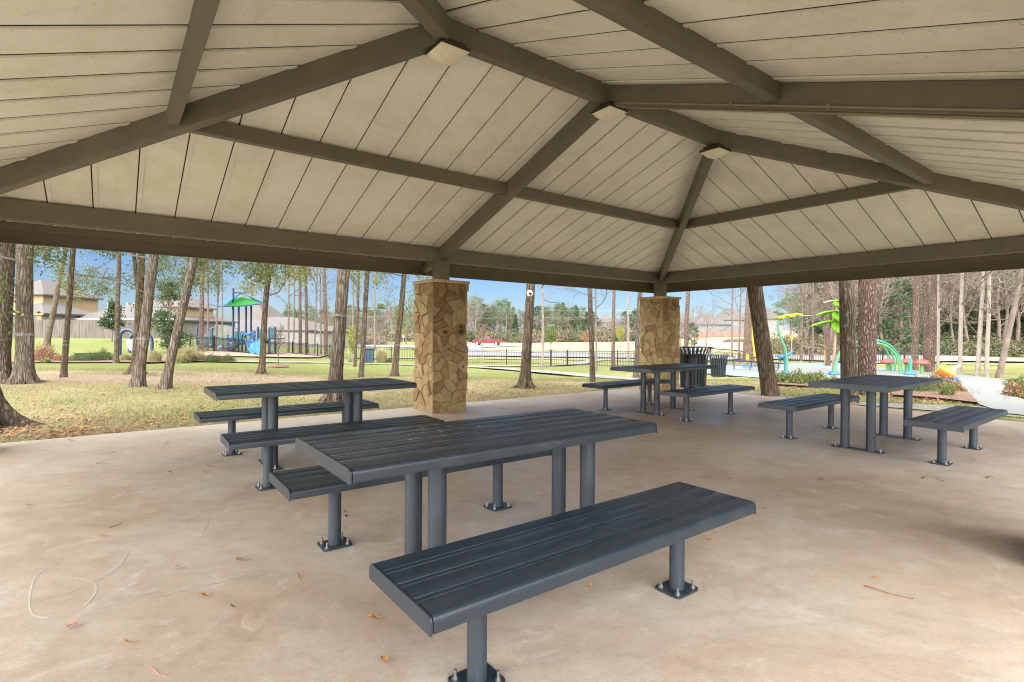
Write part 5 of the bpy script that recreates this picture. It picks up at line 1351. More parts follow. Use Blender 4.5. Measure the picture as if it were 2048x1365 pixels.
# mushrooms
mush0 = empty('mushroom_sprayer'); m = MB(); m.cyl((0, 0), .075, -.02, .62, 14, .065); m.build('stem', M['spray_g2'], mush0, 60)
m = MB(); m.lathe([(0, .56), (.20, .535), (.275, .55), (.285, .58), (.265, .68), (.20, .77), (.10, .825), (0, .84)], (0, 0, 0), 26); cap_ = m.build('cap', M['red'], mush0, 60)
m = MB(); m.lathe([(0, 0), (.05, .0), (.045, .035), (0, .045)], (0, 0, .833), 12); m.build('knob', M['red'], cap_, 60)
for k, (px, pyt, w, lab) in enumerate(((1776, 718.5, 25, 'left red mushroom shaped sprayer on a green stem'), (1813.5, 718, 25, 'middle red mushroom shaped sprayer'), (1844, 719, 27.5, 'right red mushroom shaped sprayer, nearest the bucket'))):
    Y = .57 * F / w; b = G(px, Y) + Vector((0, 0, .05)); o_ = mush0 if k == 0 else dup(mush0); o_.location = b
    sc_ = (P(px, pyt, Y).z - b.z) / .84; o_.scale = (1, 1, sc_); tag(o_, lab, 'spray feature', 'red mushroom sprayers on the splash pad')
o, q, s = feature('green_post', 1820, 752, 'teal green post behind the middle mushroom with a blue dome foot', 'post', d=21)
m = MB(); m.tube([q(1820, 752), q(1821.5, 716)], [.06, .055], 12); m.build('post', M['tealtube'], o, 60); dome(o, .22)
# tipping bucket
o, q, s = feature('tipping_bucket', 1897, 760, 'tilted yellow and orange bucket on a white arm with a blue dome foot', 'spray feature', d=at(1900, 764).y)
ax = Matrix.Translation(q(1892, 745)) @ Vector((-.62, .62, .48)).to_track_quat('Z', 'Y').to_matrix().to_4x4()
pr = [(.0, -.22), (.12, -.22), (.22, .18), (.235, .20), (.21, .19), (.11, -.18), (0, -.19)]
m = MB(); m.lathe(pr[:4] + pr[4:], n=24, M=ax); 
nb = len(m.f); m.m = [1 if sum(m.v[i][2] for i in m.f[j]) / 4 < q(1892, 744).z else 0 for j in range(nb)]
m.build('bucket', [M['yellow'], M['orange']], o, 40)
m = MB(); m.tube([q(1898, 760), q(1903, 748), q(1908, 738), q(1914, 733.5), q(1920, 731.5)], [.05, .05, .045, .04, .03], 10); m.build('arm', M['white'], o, 60)
m = MB(); m.tube([q(1896, 760), q(1900, 750), q(1903, 738)], .05, 10); m.build('strut', simple('pink_strut', (.62, .30, .22), .4), o, 60)
dome(o, .22, 'bluedome', (.05, 0, 0))

# ================================================================== bins, bench, signs
def receptacle_profile(H, rb, rm, rt):
    return [(rb, .03), (rb + (rm - rb) * .5, H * .4), (rm, H * .74), (rm + (rt - rm) * .22, H * .85), (rm + (rt - rm) * .6, H * .94), (rt, H)]
def make_bin(H=.97, rb=.30, rm=.345, rt=.455, ns=26, mat='slate'):
    t = empty('trash_receptacle'); pr = receptacle_profile(H, rb, rm, rt); m = MB()
    for k in range(ns):
        a = 2 * math.pi * k / ns; ca, sa = math.cos(a), math.sin(a); w = .022; V = []
        for r, z in pr:
            for dr in (0, .007):
                for e in (-1, 1): V.append(((r - dr) * ca - e * w * sa, (r - dr) * sa + e * w * ca, z))
        n_ = len(pr); fs = []
        for i in range(n_ - 1):
            b = i * 4; c_ = b + 4; fs += [(b, b + 1, c_ + 1, c_), (b + 3, b + 2, c_ + 2, c_ + 3), (b + 1, b + 3, c_ + 3, c_ + 1), (b + 2, b, c_, c_ + 2)]
        fs += [(0, 2, 3, 1), (4 * n_ - 4, 4 * n_ - 3, 4 * n_ - 1, 4 * n_ - 2)]; m.add(V, fs)
    m.build('slats', M[mat], t)
    m = MB()
    m.lathe([(rb - .008, .02), (rb - .008, .08), (rb * .6, .08), (rb * .6, .02), (rb - .008, .02)], n=40)
    for k in range(4): a = R(45 + 90 * k); m.cyl((rb * .8 * math.cos(a), rb * .8 * math.sin(a)), .02, -.03, .021, 8)
    m.build('base_ring', M[mat], t, 40); m = MB()
    m.tube([(rt * math.cos(R(a)), rt * math.sin(R(a)), H) for a in range(0, 361, 9)], .010, 6, False)
    m.build('rim_ring', M[mat], t, 40)
    m = MB(); m.lathe([(0, .05), (rb - .035, .05), (rm - .035, H * .82), (rm - .05, H * .82), (rb - .05, .06)], n=32); m.build('liner', M['black'], t, 40)
    return t
b1 = make_bin(); b1.location = at(1386, 776.5) + Vector((0, 0, .035)); b1.location.z = .0
tag(b1, 'large flared slatted trash receptacle beside the far stone column', 'trash can', 'slatted trash receptacles')
b2 = dup(b1, None, G(1436.5, 20.0), 1.0, 'smaller looking slatted trash receptacle standing in the grass farther off'); b2.scale = (.85, .85, .87)
m = MB(); t3 = empty('litter_bin', at(738, 726), .2, 'small dark blue square bin beside the footpath', 'trash can')
m.box(-.30, .30, -.30, .30, .02, .86); m.build('bin_body', M['slate'], t3, bevel=.02)
m = MB()
for k in range(7): m.box(-.28 + k * .085, -.25 + k * .085, -.312, -.301, .06, .80)
m.build('front_slats', paint('bin_blue', (.05, .10, .17)), t3); m = MB(); m.box(-.33, .33, -.33, .33, .862, .92); m.build('lid', M['slate'], t3, bevel=.015)
# black slatted bench seen from behind
pL, pR = G(1452, 25.5), G(1560, 23.0); cB = (pL + pR) / 2; aB = math.atan2(pR.y - pL.y, pR.x - pL.x); LB_ = (pR - pL).length
bb = empty('park_bench', (cB.x, cB.y, min(pL.z, pR.z) + .04), aB, 'black steel slatted bench with curved backrest, seen from behind at the splash pad', 'bench')
zb_ = 1.0
zt2 = P(1452, 719, pL.y).z - bb.location.z
m = MB(); hb_ = zt2
for k in range(8):
    t = k / 7; z = .42 * hb_ / .85 + (hb_ - .42 * hb_ / .85) * t; y = -.0 - .16 * t ** 1.5; m.tube([(-LB_ / 2, y, z), (LB_ / 2, y, z)], .008 if k < 7 else .016, 6)
m.build('backrest', M['black'], bb); m = MB()
for k in range(9): m.tube([(-LB_ / 2, .06 + k * .052, .44 + .01 * math.sin(k)), (LB_ / 2, .06 + k * .052, .44 + .01 * math.sin(k))], .012, 6)
m.build('seat', M['black'], bb)
for x in (-LB_ / 2 + .06, 0, LB_ / 2 - .06):
    m = MB(); m.tube([(x, -.2, 0), (x, -.02, .3), (x, .0, .45), (x, -.17, hb_)], .024, 6); m.tube([(x, .5, 0), (x, .47, .45), (x, 0, .43)], .024, 6); m.tube([(x, .5, .64), (x, .2, .66), (x, -.08, .62)], .022, 6); m.tube([(x, .48, .45), (x, .5, .64)], .022, 6)
    m.build('leg_frame', M['black'], bb)
# low plant wall on the left lawn & far bench frames
# signs
def sign(px, d, py0, py1, w, mat, lab, diamond=True, arrow=False):
    b = G(px, d); s = d / F; z1 = P(px, py0, d).z - b.z; z0 = P(px, py1, d).z - b.z; o = empty('road_sign', b, 0, lab, 'sign')
    m = MB(); m.cyl((0, 0), .03, -.1, z1 - .02, 8); m.build('pole', M['signgrey'], o, 50)
    h = (z1 - z0) / 2; c_ = (z1 + z0) / 2; ww = w / 2 * s; m = MB(); m.prism([(0, -.04, c_ + h), (ww, -.04, c_), (0, -.04, c_ - h), (-ww, -.04, c_)], (0, -.01, 0)); p_ = m.build('sign_plate', M[mat], o)
    if arrow: m = MB(); m.box(-ww * .14, ww * .14, -.058, -.0505, c_ - h * .45, c_ + h * .3); m.lathe([(0, .002), (ww * .2, .002), (ww * .2, 0), (0, 0)], n=10, M=Matrix.Translation((0, -.053, c_ + h * .42)) @ Matrix.Rotation(R(90), 4, 'X')); m.build('symbol', M['black'], p_)
sign(1583, 48, 668, 681.5, 8.5, 'yellow', 'yellow diamond warning sign on a thin post beyond the fence', True, True)
sign(807, 80, 670, 677.5, 7, 'signgrey', 'pale diamond sign back on a post left of the near column')
# security camera on the tree
b = at(1049, 776); c_ = P(1059.5, 587, b.y - .30); cam_ = empty('security_camera', c_, 0, 'small white dome camera mounted high on the stout brown tree', 'camera')
m = MB(); m.lathe([(0, -.075), (.035, -.07), (.062, -.045), (.072, 0), (.062, .045), (.035, .07), (0, .075)], n=20); m.build('camera_body', M['white'], cam_, 60)
m = MB(); m.tube([(0, 0, 0), (0, .25, 0)], .03, 10); m.build('mount', M['white'], cam_, 60)
m = MB(); m.lathe([(0, .012), (.03, .01), (.036, 0)], n=16, M=Matrix.Translation((.01, -.065, -.01)) @ Matrix.Rotation(R(90), 4, 'X')); m.build('camera_lens', M['black'], cam_, 60)

# ================================================================== iron fences
def iron_fence(pts, h, label, gate=False, step=2.4):
    """pts: world XY corner list"""
    o0 = Vector((pts[0][0], pts[0][1], gz(*pts[0]))); root = empty('metal_fence' if not gate else 'gate', o0, 0, label, 'fence' if not gate else 'gate')
    L = [Vector(p) for p in pts]; run = []
    for a, b in zip(L, L[1:]):
        n_ = max(1, round((b - a).length / step)); run += [a.lerp(b, i / n_) for i in range(n_)]
    run.append(L[-1])
    pk = MB()
    for a, b in zip(run, run[1:]):
        za, zb2 = gz(a.x, a.y) - o0.z, gz(b.x, b.y) - o0.z; A = Vector((a.x - o0.x, a.y - o0.y, za)); B = Vector((b.x - o0.x, b.y - o0.y, zb2))
        for z in (.09, h - .13, h - .03): pk.beam(A + Vector((0, 0, z)), B + Vector((0, 0, z)), .028, .028)
        n_ = max(2, int((B - A).length / .115))
        for i in range(1, n_):
            p = A.lerp(B, i / n_); pk.box(p.x - .009, p.x + .009, p.y - .009, p.y + .009, p.z + .02, p.z + h - .01)
    pk.build('pickets', M['black'], root)
    for a in run:
        z = gz(a.x, a.y) - o0.z; m = MB(); x, y = a.x - o0.x, a.y - o0.y; m.box(x - .032, x + .032, y - .032, y + .032, z - .05, z + h + .06); m.box(x - .04, x + .04, y - .04, y + .04, z + h + .0605, z + h + .085); m.build('post', M['black'], root)
    return root
FH = .95
a_ = [at(*p).xy for p in ((380, 707), (470, 707), (585, 709), (612, 712), (660, 717.5), (730, 722), (835, 724), (935, 727.5), (1013, 729.5), (1101, 731.5))]
iron_fence(a_, FH, 'black iron picket fence from the play set to the gate')
iron_fence([at(1102.5, 731.5).xy, at(1134, 732).xy], FH, 'black iron gate in the middle of the fence', True, 3)
iron_fence([at(1135.5, 732).xy, at(1235, 735).xy, at(1290, 736.5).xy, G(1360, 38.5).xy], FH, 'black iron picket fence from the gate to the far stone column')
iron_fence([G(1362, 38.5).xy, G(1480, 39).xy, G(1560, 39).xy, G(1680, 38.5).xy, G(1765, 36.5).xy, G(1858, 32.5).xy], FH + .05, 'black iron picket fence behind the splash pad')

# ================================================================== board fences, houses
def board_fence(pts, h, mat, label, step=.14):
    o0 = Vector((pts[0][0], pts[0][1], gz(*pts[0]))); m = MB(); rng = random.Random(3)
    for a, b in zip(pts, pts[1:]):
        a, b = Vector(a), Vector(b); n_ = int((b - a).length / step); d = (b - a).normalized()
        for i in range(n_):
            p = a.lerp(b, (i + .5) / n_); z = gz(p.x, p.y) - o0.z; M_ = Matrix.Translation((p.x - o0.x, p.y - o0.y, z)) @ Matrix.Rotation(math.atan2(d.y, d.x), 4, 'Z')
            y = rng.uniform(-.008, .008); m.box(-step / 2 + .006, step / 2 - .006, y - .01, y + .01, 0, h + rng.uniform(-.02, .03), M_)
        m.beam((a.x - o0.x, a.y - o0.y + .05, gz(a.x, a.y) - o0.z + h - .3), (b.x - o0.x, b.y - o0.y + .05, gz(b.x, b.y) - o0.z + h - .3), .04, .09)
    o = m.build('board_fence', M[mat], None, None, o0); return tag(o, label, 'fence')
board_fence([G(-120, 54).xy, G(60, 53).xy, G(228, 54).xy, G(330, 57).xy], 1.85, 'fence', 'weathered grey board fence behind the left lawn')
board_fence([G(332, 60).xy, G(400, 70).xy, G(520, 72).xy, G(645, 74).xy], 1.9, 'fence_p', 'pale board fence behind the play set')
def hip(m, x0, x1, y0, y1, ze, zr, ov=.4):
    x0 -= ov; x1 += ov; y0 -= ov; y1 += ov; w = x1 - x0; dd = y1 - y0; k = min(w, dd) / 2
    if w > dd: r0, r1 = (x0 + k, (y0 + y1) / 2, zr), (x1 - k, (y0 + y1) / 2, zr)
    else: r0, r1 = ((x0 + x1) / 2, y0 + k, zr), ((x0 + x1) / 2, y1 - k, zr)
    vs = [(x0, y0, ze), (x1, y0, ze), (x1, y1, ze), (x0, y1, ze), r0, r1]
    fs = [(0, 1, 5, 4), (1, 2, 5), (2, 3, 4, 5), (3, 0, 4), (0, 3, 2, 1)] if w > dd else [(0, 1, 4), (1, 2, 5, 4), (2, 3, 5), (3, 0, 4, 5), (0, 3, 2, 1)]
    m.add(vs, fs)
    m.box(x0, x1, y0, y1, ze - .16, ze - .005)
def house(d, px0, px1, pye, pyr, dep, wall, label, wins=(), parts=(), name='house', extra=None):
    """main block: px extents, eave and ridge rows at distance d"""
    c0 = G((px0 + px1) / 2, d); root = empty(name, (c0.x, c0.y, c0.z), 0, label, 'house')
    def lx(px): return P(px, 660, d).x - c0.x
    def lz(px, py, dd=0): return P(px, py, d + dd).z - c0.z
    x0, x1 = lx(px0), lx(px1); ze = lz(px0, pye); 
    zr = lz((px0 + px1) / 2, pyr, dep / 2)
    m = MB(); m.box(x0, x1, 0, dep, -2, ze - .1); m.build('wall', M[wall], root)
    m = MB(); hip(m, x0, x1, 0, dep, ze, zr); m.build('roof', M['shingle'], root)
    for (a, b, t, bo) in wins:
        m = MB(); X0, X1, Z0, Z1 = lx(a), lx(b), lz(a, bo), lz(a, t); m.box(X0 - .1, X1 + .1, -.06, -.01, Z0 - .1, Z1 + .1); w_ = m.build('window', M['trim'], root)
        m = MB(); m.box(X0, X1, -.075, -.0605, Z0, Z1); m.build('pane', M['glass'], w_)
    for (a, b, e, r, dy, dp, wl) in parts:
        X0, X1 = lx(a), lx(b); Ze = lz(a, e, dy); Zr = lz((a + b) / 2, r, dy + dp / 2)
        m = MB(); m.box(X0, X1, dy, dy + dp, -2, Ze - .1); m.build('wall', M[wl], root); m = MB(); hip(m, X0, X1, dy, dy + dp, Ze, Zr, .35); m.build('roof', M['shingle'], root)
    return root, lx, lz
h1, lx, lz = house(60, 6, 86, 588, 562, 8, 'tanwall', 'tan two storey house with covered patio at the far left', parts=((58, 126, 626, 607, -2.5, 7, 'greywall'),), name='two_storey_house')
m = MB(); m.box(lx(74), lx(115), -2.56, -2.51, lz(74, 665), lz(74, 631)); m.build('patio_shade', M['glass'], h1)  # dark sheet painted in for the shade of the open patio
m = MB(); m.box(lx(116), lx(125), -2.7, -2.4, -1, lz(116, 628)); m.box(lx(61), lx(64), -2.7, -2.4, -1, lz(62, 628)); m.build('patio_post', M['tanwall'], h1)
m = MB(); m.box(lx(58) - .3, lx(126) + .3, -2.9, -2.75, lz(60, 630.5, -2.8), lz(60, 627, -2.8)); m.build('patio_beam', M['tanwall'], h1)
h2, lx, lz = house(62, 140, 345, 638, 600, 14, 'greywall', 'grey one storey house with wide brown shingle roof behind the board fence', wins=((144, 158, 641.5, 644.5), (247, 253, 643, 653.5), (258.5, 267, 643, 653.5)), parts=((255, 330, 613, 590, 4, 6, 'tanwall'),))
m = MB()
for px in (192, 207, 150): z = lz(px, 612, 5); m.cyl((lx(px), 5), .05, z - .5, z + .45, 8)
m.build('vent_pipe', M['trim'], h2)
m = MB(); m.box(lx(140) - .42, lx(345) + .42, -.43, -.405, lz(140, 639.5), lz(140, 637)); m.build('fascia_board', M['trim'], h2)
h3, lx, lz = house(80, 375, 640, 660.5, 634, 14, 'whitewall', 'pale house with brown shingle roof behind the play set', wins=((548, 553, 664, 670),), parts=((422, 505, 648, 607, 5, 10, 'tanwall'), (560, 631, 660, 641, -3, 10, 'whitewall')))
# houses on the right, on rising ground
h4, lx, lz = house(165, 1390, 1462, 649, 627.5, 14, 'palewall', 'grey two storey house with brown fence, right of the far column', wins=((1395.5, 1398.5, 652.5, 656), (1418, 1420.5, 652.5, 656), (1424, 1427, 652.5, 656), (1423, 1425.5, 664.5, 669), (1428, 1431, 664.5, 669)), parts=((1441, 1490, 662, 651, -5, 10, 'palewall'),), name='two_storey_house')
h5, *_ = house(195, 1454, 1500, 640, 617, 16, 'palewall', 'upper grey house partly behind the broad red pine', name='two_storey_house', parts=((1492, 1520, 645, 622, -4, 12, 'palewall'),))
h6, *_ = house(190, 1534, 1566, 638, 617.5, 15, 'palewall', 'grey house roof visible behind the yellow flower', name='two_storey_house')
h7, *_ = house(210, 1371, 1400, 646, 630, 15, 'greywall', 'distant roof showing behind a bare tree right of the far column')
h8, *_ = house(220, 1200, 1232, 645, 629.5, 15, 'greywall', 'distant grey gable roof above the wood left of the far column')
board_fence([G(1380, 158).xy, G(1495, 158).xy], 1.9, 'fence_b', 'brown board fence in front of the grey two storey house', .3)
# retaining blocks by the road
m = MB(); rng = random.Random(3); b0_ = G(1452, 120)
for k in range(10): x = -.5 + k * .7; m.box(x, x + .64, 0, .6, -.3, .6 + .3 * (k % 2) + .3 * (k > 5))
tag(m.build('retaining_wall', M['far_bark'], None, None, G(1453, 108)), 'dark stacked block wall beside the climbing side road', 'wall')

# ================================================================== red pickup truck
tr_p = at(975, 691.5); tk = empty('pickup_truck', tr_p, R(-8), 'red crew cab pickup truck on the distant road', 'truck')
tk.scale = (1.0, 1, 1)
L_ = 5.9
m = MB(); side = [(-2.95, .45), (-2.95, 1.0), (-2.7, 1.12), (-1.55, 1.18), (-.95, 1.78), (-.6, 1.84), (.55, 1.84), (.9, 1.2), (2.9, 1.2), (2.95, .5)]
m.prism([(x, -.95, z) for x, z in side], (0, 1.9, 0)); m.build('body', M['truckred'], tk, bevel=.05)
m = MB()
for y in (-.965, .955): m.prism([(-1.35, y, 1.22), (-.88, y, 1.70), (-.2, y, 1.74), (-.2, y, 1.22)], (0, .01, 0)); m.prism([(-.08, y, 1.22), (-.08, y, 1.74), (.5, y, 1.74), (.72, y, 1.22)], (0, .01, 0))
m.build('window', M['glass'], tk)
for x in (-1.95, 1.9):
    for y in (-.97, .77): m = MB(); m.lathe([(0, 0), (.39, 0), (.40, .03), (.40, .17), (.39, .2), (0, .2)], n=22, M=Matrix.Translation((x, y, .40)) @ Matrix.Rotation(R(-90), 4, 'X')); w_ = m.build('wheel', M['tyre'], tk, 50); m = MB(); m.lathe([(0, 0), (.22, 0), (.22, .21), (0, .21)], n=16, M=Matrix.Translation((x, y - .005, .40)) @ Matrix.Rotation(R(-90), 4, 'X')); m.build('rim', M['chrome'], w_, 50)
m = MB(); m.box(2.94, 3.08, -.9, .9, .45, .68); m.build('bumper', M['chrome'], tk)
m = MB(); m.box(2.952, 2.965, -.93, -.78, .8, 1.15); m.box(2.952, 2.965, .78, .93, .8, 1.15); m.build('tail_light', M['orange'], tk)
# ================================================================== woods (each tree its own thing)
def far_kind(kind, seed):
    rng = random.Random(seed); nr = np.random.default_rng(seed); tr = MB(); cr_ = MB(); tips = []
    if kind == 'bare':
        hz = [0, 1.5, 3, 5, 7, 9.2]; ax = [Vector((rng.gauss(0, .12) * z / 3, rng.gauss(0, .12) * z / 3, z)) for z in hz]
        tr.tube(ax, [.17, .14, .12, .09, .05, .02], 8, False)
        spec = dict(wob=.17, up=.07, rmin=.009, sides=[3, 3, 3, 4], n=[4, 4, 4], ang=.6, lr=.55)
        for k in range(9):
            z = 2.6 + 6.2 * k / 9; i = max(j for j in range(6) if hz[j] <= z); q = ax[i].lerp(ax[min(5, i + 1)], .5)
            a = rng.uniform(0, 6.28); grow(cr_, (q.x, q.y, z), (math.cos(a), math.sin(a), rng.uniform(.3, 1.0)), rng.uniform(2.2, 3.4) * (1.1 - .05 * k), .055, 3, rng, tips, spec)
        mats = ['far_bark', 'brush_b']; V1, F1 = leafquads([tuple(t) for t in tips[::6]], .12, nr, 1, .1)
    else:
        H = 10; cone = kind == 'cedar'
        tr.tube([(0, 0, 0), (.05, 0, 4), (0, 0, 9)], [.2, .15, .03], 8, False)
        lo = {'ever': 1.6, 'pine': 4.8, 'cedar': .6}[kind]; P_ = []
        nc = {'ever': 44, 'pine': 26, 'cedar': 46}[kind]
        for k in range(nc):
            t = (k + rng.random()) / nc; a = rng.uniform(0, 6.28)
            rr = (1.9 * (1 - t) + .15) if cone else (2.7 * math.sin(math.pi * (.18 + .78 * t)) ** .7)
            rad = rr * rng.uniform(.45, 1.0); z = lo + (H - lo) * t; c_ = (rad * math.cos(a), rad * math.sin(a), z); cs = rng.uniform(.35, .75) * (.55 if cone else 1)
            u = nr.normal(0, 1, (95 if kind != 'pine' else 120, 3)); u[:, 2] *= .55; P_.append(u * cs * .62 + c_)
            cr_.tube([(0, 0, max(.5, z - rad * .5)), (c_[0] * .5, c_[1] * .5, z - .15), c_], [.05, .03, .012], 4, False)
        V1, F1 = leafquads(np.concatenate(P_), .30 if kind != 'pine' else .26, nr, 1, 0, 0, .5 if kind != 'pine' else .3)
        mats = ['far_bark', 'ever' if kind != 'pine' else 'pine_n']
    nv = len(cr_.v); mt = bpy.data.meshes.new('trunk'); mt.from_pydata(tr.v, [], tr.f); mt.materials.append(M['far_bark'])
    mc = bpy.data.meshes.new('crown'); mc.from_pydata(list(cr_.v) + list(map(tuple, V1)), [], cr_.f + [tuple(int(x) + nv for x in f) for f in F1])
    for q in mats: mc.materials.append(M[q])
    mc.polygons.foreach_set('material_index', [0] * len(cr_.f) + [1] * len(F1))
    return mt, mc
FK = {'bare': [far_kind('bare', s) for s in (21, 22, 23, 24)], 'ever': [far_kind('ever', s) for s in (31, 32, 33)], 'pine': [far_kind('pine', s) for s in (41, 42)], 'cedar': [far_kind('cedar', 51)]}
WLAB = {'bare': 'leafless grey tree in the wood %s', 'ever': 'dark evergreen tree in the wood %s', 'pine': 'green pine in the wood %s', 'cedar': 'narrow conical cedar in the wood %s'}
def wood_tree(px, d, h, kind, rng, where, lab=None, wide=1.0):
    b = G(px, d); v = rng.randrange(len(FK[kind])); mt, mc = FK[kind][v]
    o = empty({'bare': 'bare_tree', 'ever': 'evergreen_tree', 'pine': 'pine_tree', 'cedar': 'cedar_tree'}[kind], b - Vector((0, 0, .1)), rng.uniform(0, 6.28), lab or WLAB[kind] % where, 'tree', 'trees in the wood ' + where)
    s = h / 10; o.scale = (s * wide * rng.uniform(.85, 1.15), s * wide * rng.uniform(.85, 1.15), s)
    for nm, me in (('trunk', mt), ('crown', mc)):
        c = bpy.data.objects.new(nm, me); C.objects.link(c); c.parent = o
rw = random.Random(77)
W1 = 'beyond the field, behind the middle lawn'
def toprow(px):   # skyline of the far wood, from the photograph
    k = [(560, 622), (640, 615), (700, 606), (760, 604), (840, 608), (940, 592), (960, 588), (985, 606), (1000, 600), (1040, 610), (1090, 606), (1115, 602), (1160, 612), (1200, 625), (1240, 622), (1290, 612), (1340, 612)]
    for (a, ya), (b, yb) in zip(k, k[1:]):
        if px <= b: return ya + (yb - ya) * max(0, px - a) / (b - a)
    return 620
for row, (d, st) in enumerate(((150, 15), (163, 13), (178, 13))):
    px = 560
    while px < 1345:
        x = px + rw.uniform(-6, 6); y = toprow(x) + rw.uniform(0, 12) + (14 if row == 0 else 0); b = G(x, d); h = P(x, y, d).z - b.z
        kind = rw.choices(['bare', 'ever', 'pine', 'cedar'], [.64, .16, .14, .06])[0]
        if 1190 < x < 1235 and row: h *= .8
        wood_tree(x, d, h, kind, rw, W1); px += st * rw.uniform(.7, 1.3)
for (px, d, y, k, l) in ((994, 147, 600, 'pine', 'rounded dark pine on the left of a tall pair above the truck'), (1012, 146, 598, 'pine', 'second rounded dark pine of the pair above the truck'), (950, 142, 584, 'bare', 'tall bare tree directly right of the near column'),
    (1117, 143, 608, 'pine', 'broad green pine above the lollipop shaped young tree'), (1154, 146, 616, 'cedar', 'pointed dark cedar on the skyline between two slim trunks')):
    wood_tree(px, d, P(px, y, d).z - G(px, d).z, k, rw, W1, l)
W2_ = 'behind the road on the right'
for row, (d, st) in enumerate(((57, 30), (62, 25), (69, 24), (78, 24), (88, 26))):
    px = 1590 + row * 6
    while px < 2300:
        x = px + rw.uniform(-12, 12)
        f = min(1, max(0, (x - 1560) / 160)); h = (6 + 4 * f + row * 1.6) * rw.uniform(.8, 1.15)
        kind = rw.choices(['bare', 'ever', 'pine'], [.86, .09, .05] if x < 1880 else [.58, .34, .08])[0]
        if kind == 'ever': h *= .75
        wood_tree(x, d, h, kind, rw, W2_, wide=1.15 if kind == 'bare' else 1.25); px += st * rw.uniform(.7, 1.3)
W3 = 'behind the houses and play set'
for k in range(16):
    x = 560 + k * 17 + rw.uniform(-5, 5); wood_tree(x, 105 + rw.uniform(-8, 14), rw.uniform(5.5, 8), rw.choice(['bare', 'bare', 'pine']), rw, W3)
# trees by the houses on the right
for (px, d, y, l) in ((1388, 90, 603, 'round headed bare tree in front of the distant grey house'), (1413, 92, 612, 'slanting bare tree before the grey two storey house'), (1378, 100, 640, 'small bare tree right of the far column')):
    wood_tree(px, d, P(px, y, d).z - G(px, d).z, 'bare', rw, 'near the distant houses', l)
for (px, d, h, k) in ((1383, 88, 4.2, 'ever'), (1348, 120, 6, 'ever'), (1360, 100, 7, 'bare'), (1348, 105, 8, 'bare')): wood_tree(px, d, h, k, rw, 'near the distant houses')
# undergrowth
def undergrowth(name, zones, mats, label, seed):
    nr = np.random.default_rng(seed); Pt = []; mi = []
    for (px0, px1, d0, d1, h0, h1, nb, leaf, mw) in zones:
        for _ in range(nb):
            px = nr.uniform(px0, px1); d = nr.uniform(d0, d1); g = G(px, d); hh = nr.uniform(h0, h1); w = hh * nr.uniform(.8, 1.4); k = int(150)
            u = nr.normal(0, 1, (k, 3)); u /= np.linalg.norm(u, axis=1)[:, None]; p = u * (nr.random((k, 1)) ** .4); p[:, 2] = np.abs(p[:, 2])
            V, _f = leafquads(p * [w, w, hh] + [g.x, g.y, g.z - .1], leaf, nr, aspect=.4); Pt.append(V); mi.append(np.full(k, nr.choice(len(mats), p=mw)))
    V = np.concatenate(Pt); o = np_mesh(name, V, np.arange(len(V)).reshape(-1, 4), [M[m_] for m_ in mats], midx=np.concatenate(mi)); return tag(o, label, 'undergrowth', kind='stuff')
undergrowth('undergrowth', [(1545, 1780, 54.5, 66, .8, 2.4, 260, .32, [.45, .42, .13]), (1780, 2300, 54.5, 66, .8, 2.6, 420, .32, [.42, .2, .38]), (1700, 2300, 64, 84, 1.5, 3.6, 260, .4, [.2, .3, .5])], ['brush', 'brush_b', 'ever'], 'tangled olive and brown undergrowth at the edge of the right wood', 5)
undergrowth('undergrowth', [(690, 1345, 138, 172, 1.5, 4.5, 420, .75, [.14, .48, .38]), (560, 760, 100, 130, 1.0, 2.5, 90, .5, [.2, .5, .3])], ['brush', 'brush_b', 'ever'], 'mixed undergrowth under the far wood', 6)
# low dark strip on the left lawn
m = MB(); pa, pb = at(150, 716), at(200, 715); m.beam(pa, pb, .12, .22); tag(m.build('low_wall', M['bronze'], None), 'low dark edging wall behind the shrubs on the left lawn', 'low wall')
# utility wires beyond the field
m = MB()
for z in (7.2, 5.4): m.tube([P(560, 0, 135).xy.to_3d() + Vector((0, 0, z)), (P(950, 0, 135).xy.to_3d() + Vector((0, 0, z - .5))), P(1350, 0, 135).xy.to_3d() + Vector((0, 0, z))], .014, 4)
tag(m.build('utility_wire', M['signgrey'], None), 'thin pale utility wires crossing in front of the far wood', 'wire')

# ================================================================== light, sky, camera
SUN_EL, SUN_AZ = 48, 215      # azimuth measured as compass style rotation of the Sky Texture
world = bpy.data.worlds.new('World'); scene.world = world; world.use_nodes = True
wt = world.node_tree; bg = wt.nodes['Background']
sky = wt.nodes.new('ShaderNodeTexSky'); sky.sky_type = 'NISHITA'; sky.sun_disc = False
sky.sun_elevation = R(SUN_EL); sky.air_density = 1.0; sky.dust_density = .3; sky.ozone_density = 3.0; sky.altitude = 100
sun_dir = Vector((-.32, -.65, 0)).normalized() * math.cos(R(SUN_EL)) + Vector((0, 0, math.sin(R(SUN_EL))))
sky.sun_rotation = math.atan2(sun_dir.x, sun_dir.y)
tc = wt.nodes.new('ShaderNodeTexCoord'); mp = wt.nodes.new('ShaderNodeMapping'); mp.inputs['Scale'].default_value = (1, 1, 3.2)
wt.links.new(tc.outputs['Generated'], mp.inputs['Vector'])
nz = wt.nodes.new('ShaderNodeTexNoise'); nz.inputs['Scale'].default_value = 2.3; nz.inputs['Detail'].default_value = 9; nz.inputs['Roughness'].default_value = .62; nz.inputs['Distortion'].default_value = .4
wt.links.new(mp.outputs[0], nz.inputs['Vector'])
rp = wt.nodes.new('ShaderNodeValToRGB'); rp.color_ramp.elements[0].position = .50; rp.color_ramp.elements[0].color = (0, 0, 0, 1); rp.color_ramp.elements[1].position = .70; rp.color_ramp.elements[1].color = (1, 1, 1, 1)
wt.links.new(nz.outputs['Fac'], rp.inputs['Fac'])
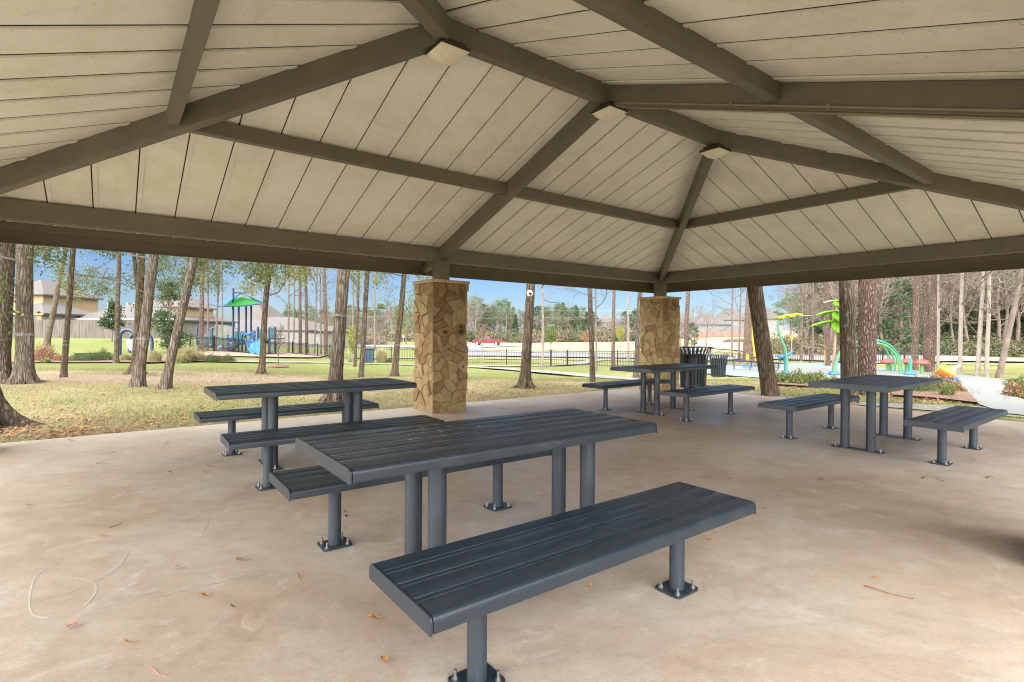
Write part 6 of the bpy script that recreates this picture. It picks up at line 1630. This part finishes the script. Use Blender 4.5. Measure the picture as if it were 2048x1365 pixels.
hs = wt.nodes.new('ShaderNodeMix'); hs.data_type = 'RGBA'; hs.blend_type = 'MULTIPLY'; hs.inputs[0].default_value = 1; hs.inputs[7].default_value = (.38, .46, .60, 1)
wt.links.new(sky.outputs[0], hs.inputs[6])
mx = wt.nodes.new('ShaderNodeMix'); mx.data_type = 'RGBA'; mx.inputs[7].default_value = (3.4, 3.7, 4.1, 1)
ml = wt.nodes.new('ShaderNodeMath'); ml.operation = 'MULTIPLY'; ml.inputs[1].default_value = .75
wt.links.new(rp.outputs[0], ml.inputs[0]); wt.links.new(ml.outputs[0], mx.inputs[0]); wt.links.new(hs.outputs[2], mx.inputs[6]); wt.links.new(mx.outputs[2], bg.inputs['Color'])
bg.inputs['Strength'].default_value = .042
sl = bpy.data.lights.new('sun', 'SUN'); sl.energy = 5.0; sl.angle = R(150); sl.color = (1, .965, .91)
so = bpy.data.objects.new('sun', sl); C.objects.link(so); so.rotation_euler = (-sun_dir).to_track_quat('-Z', 'Y').to_euler(); so.location = (-20, -5, 30)

cam = bpy.data.cameras.new('camera'); co = bpy.data.objects.new('camera', cam); C.objects.link(co)
fwd = Vector((0, cp, -sp)); dn = Vector((0, -sp, -cp)); rt = Vector((1, 0, 0))
ex = rt * cr - dn * sr; ed = dn * cr + rt * sr
co.matrix_world = Matrix((( ex.x, -ed.x, -fwd.x, 0), (ex.y, -ed.y, -fwd.y, 0), (ex.z, -ed.z, -fwd.z, CH), (0, 0, 0, 1)))
cam.sensor_width = 36; cam.lens = F / 2048 * 36; cam.shift_y = -(682.5 - HY) / 2048; cam.clip_start = .05; cam.clip_end = 1500
scene.camera = co
vs_ = scene.view_settings; vs_.view_transform = 'Standard'; vs_.look = 'None'; vs_.exposure = 2.36; vs_.gamma = 1
try:
    scene.cycles.max_bounces = 8; scene.cycles.diffuse_bounces = 5; scene.cycles.transparent_max_bounces = 4
    scene.cycles.use_denoising = True; scene.cycles.denoising_prefilter = 'ACCURATE'; scene.cycles.denoising_input_passes = 'RGB_ALBEDO_NORMAL'; scene.cycles.filter_width = 1.1; scene.cycles.sample_clamp_indirect = 10
except Exception: pass
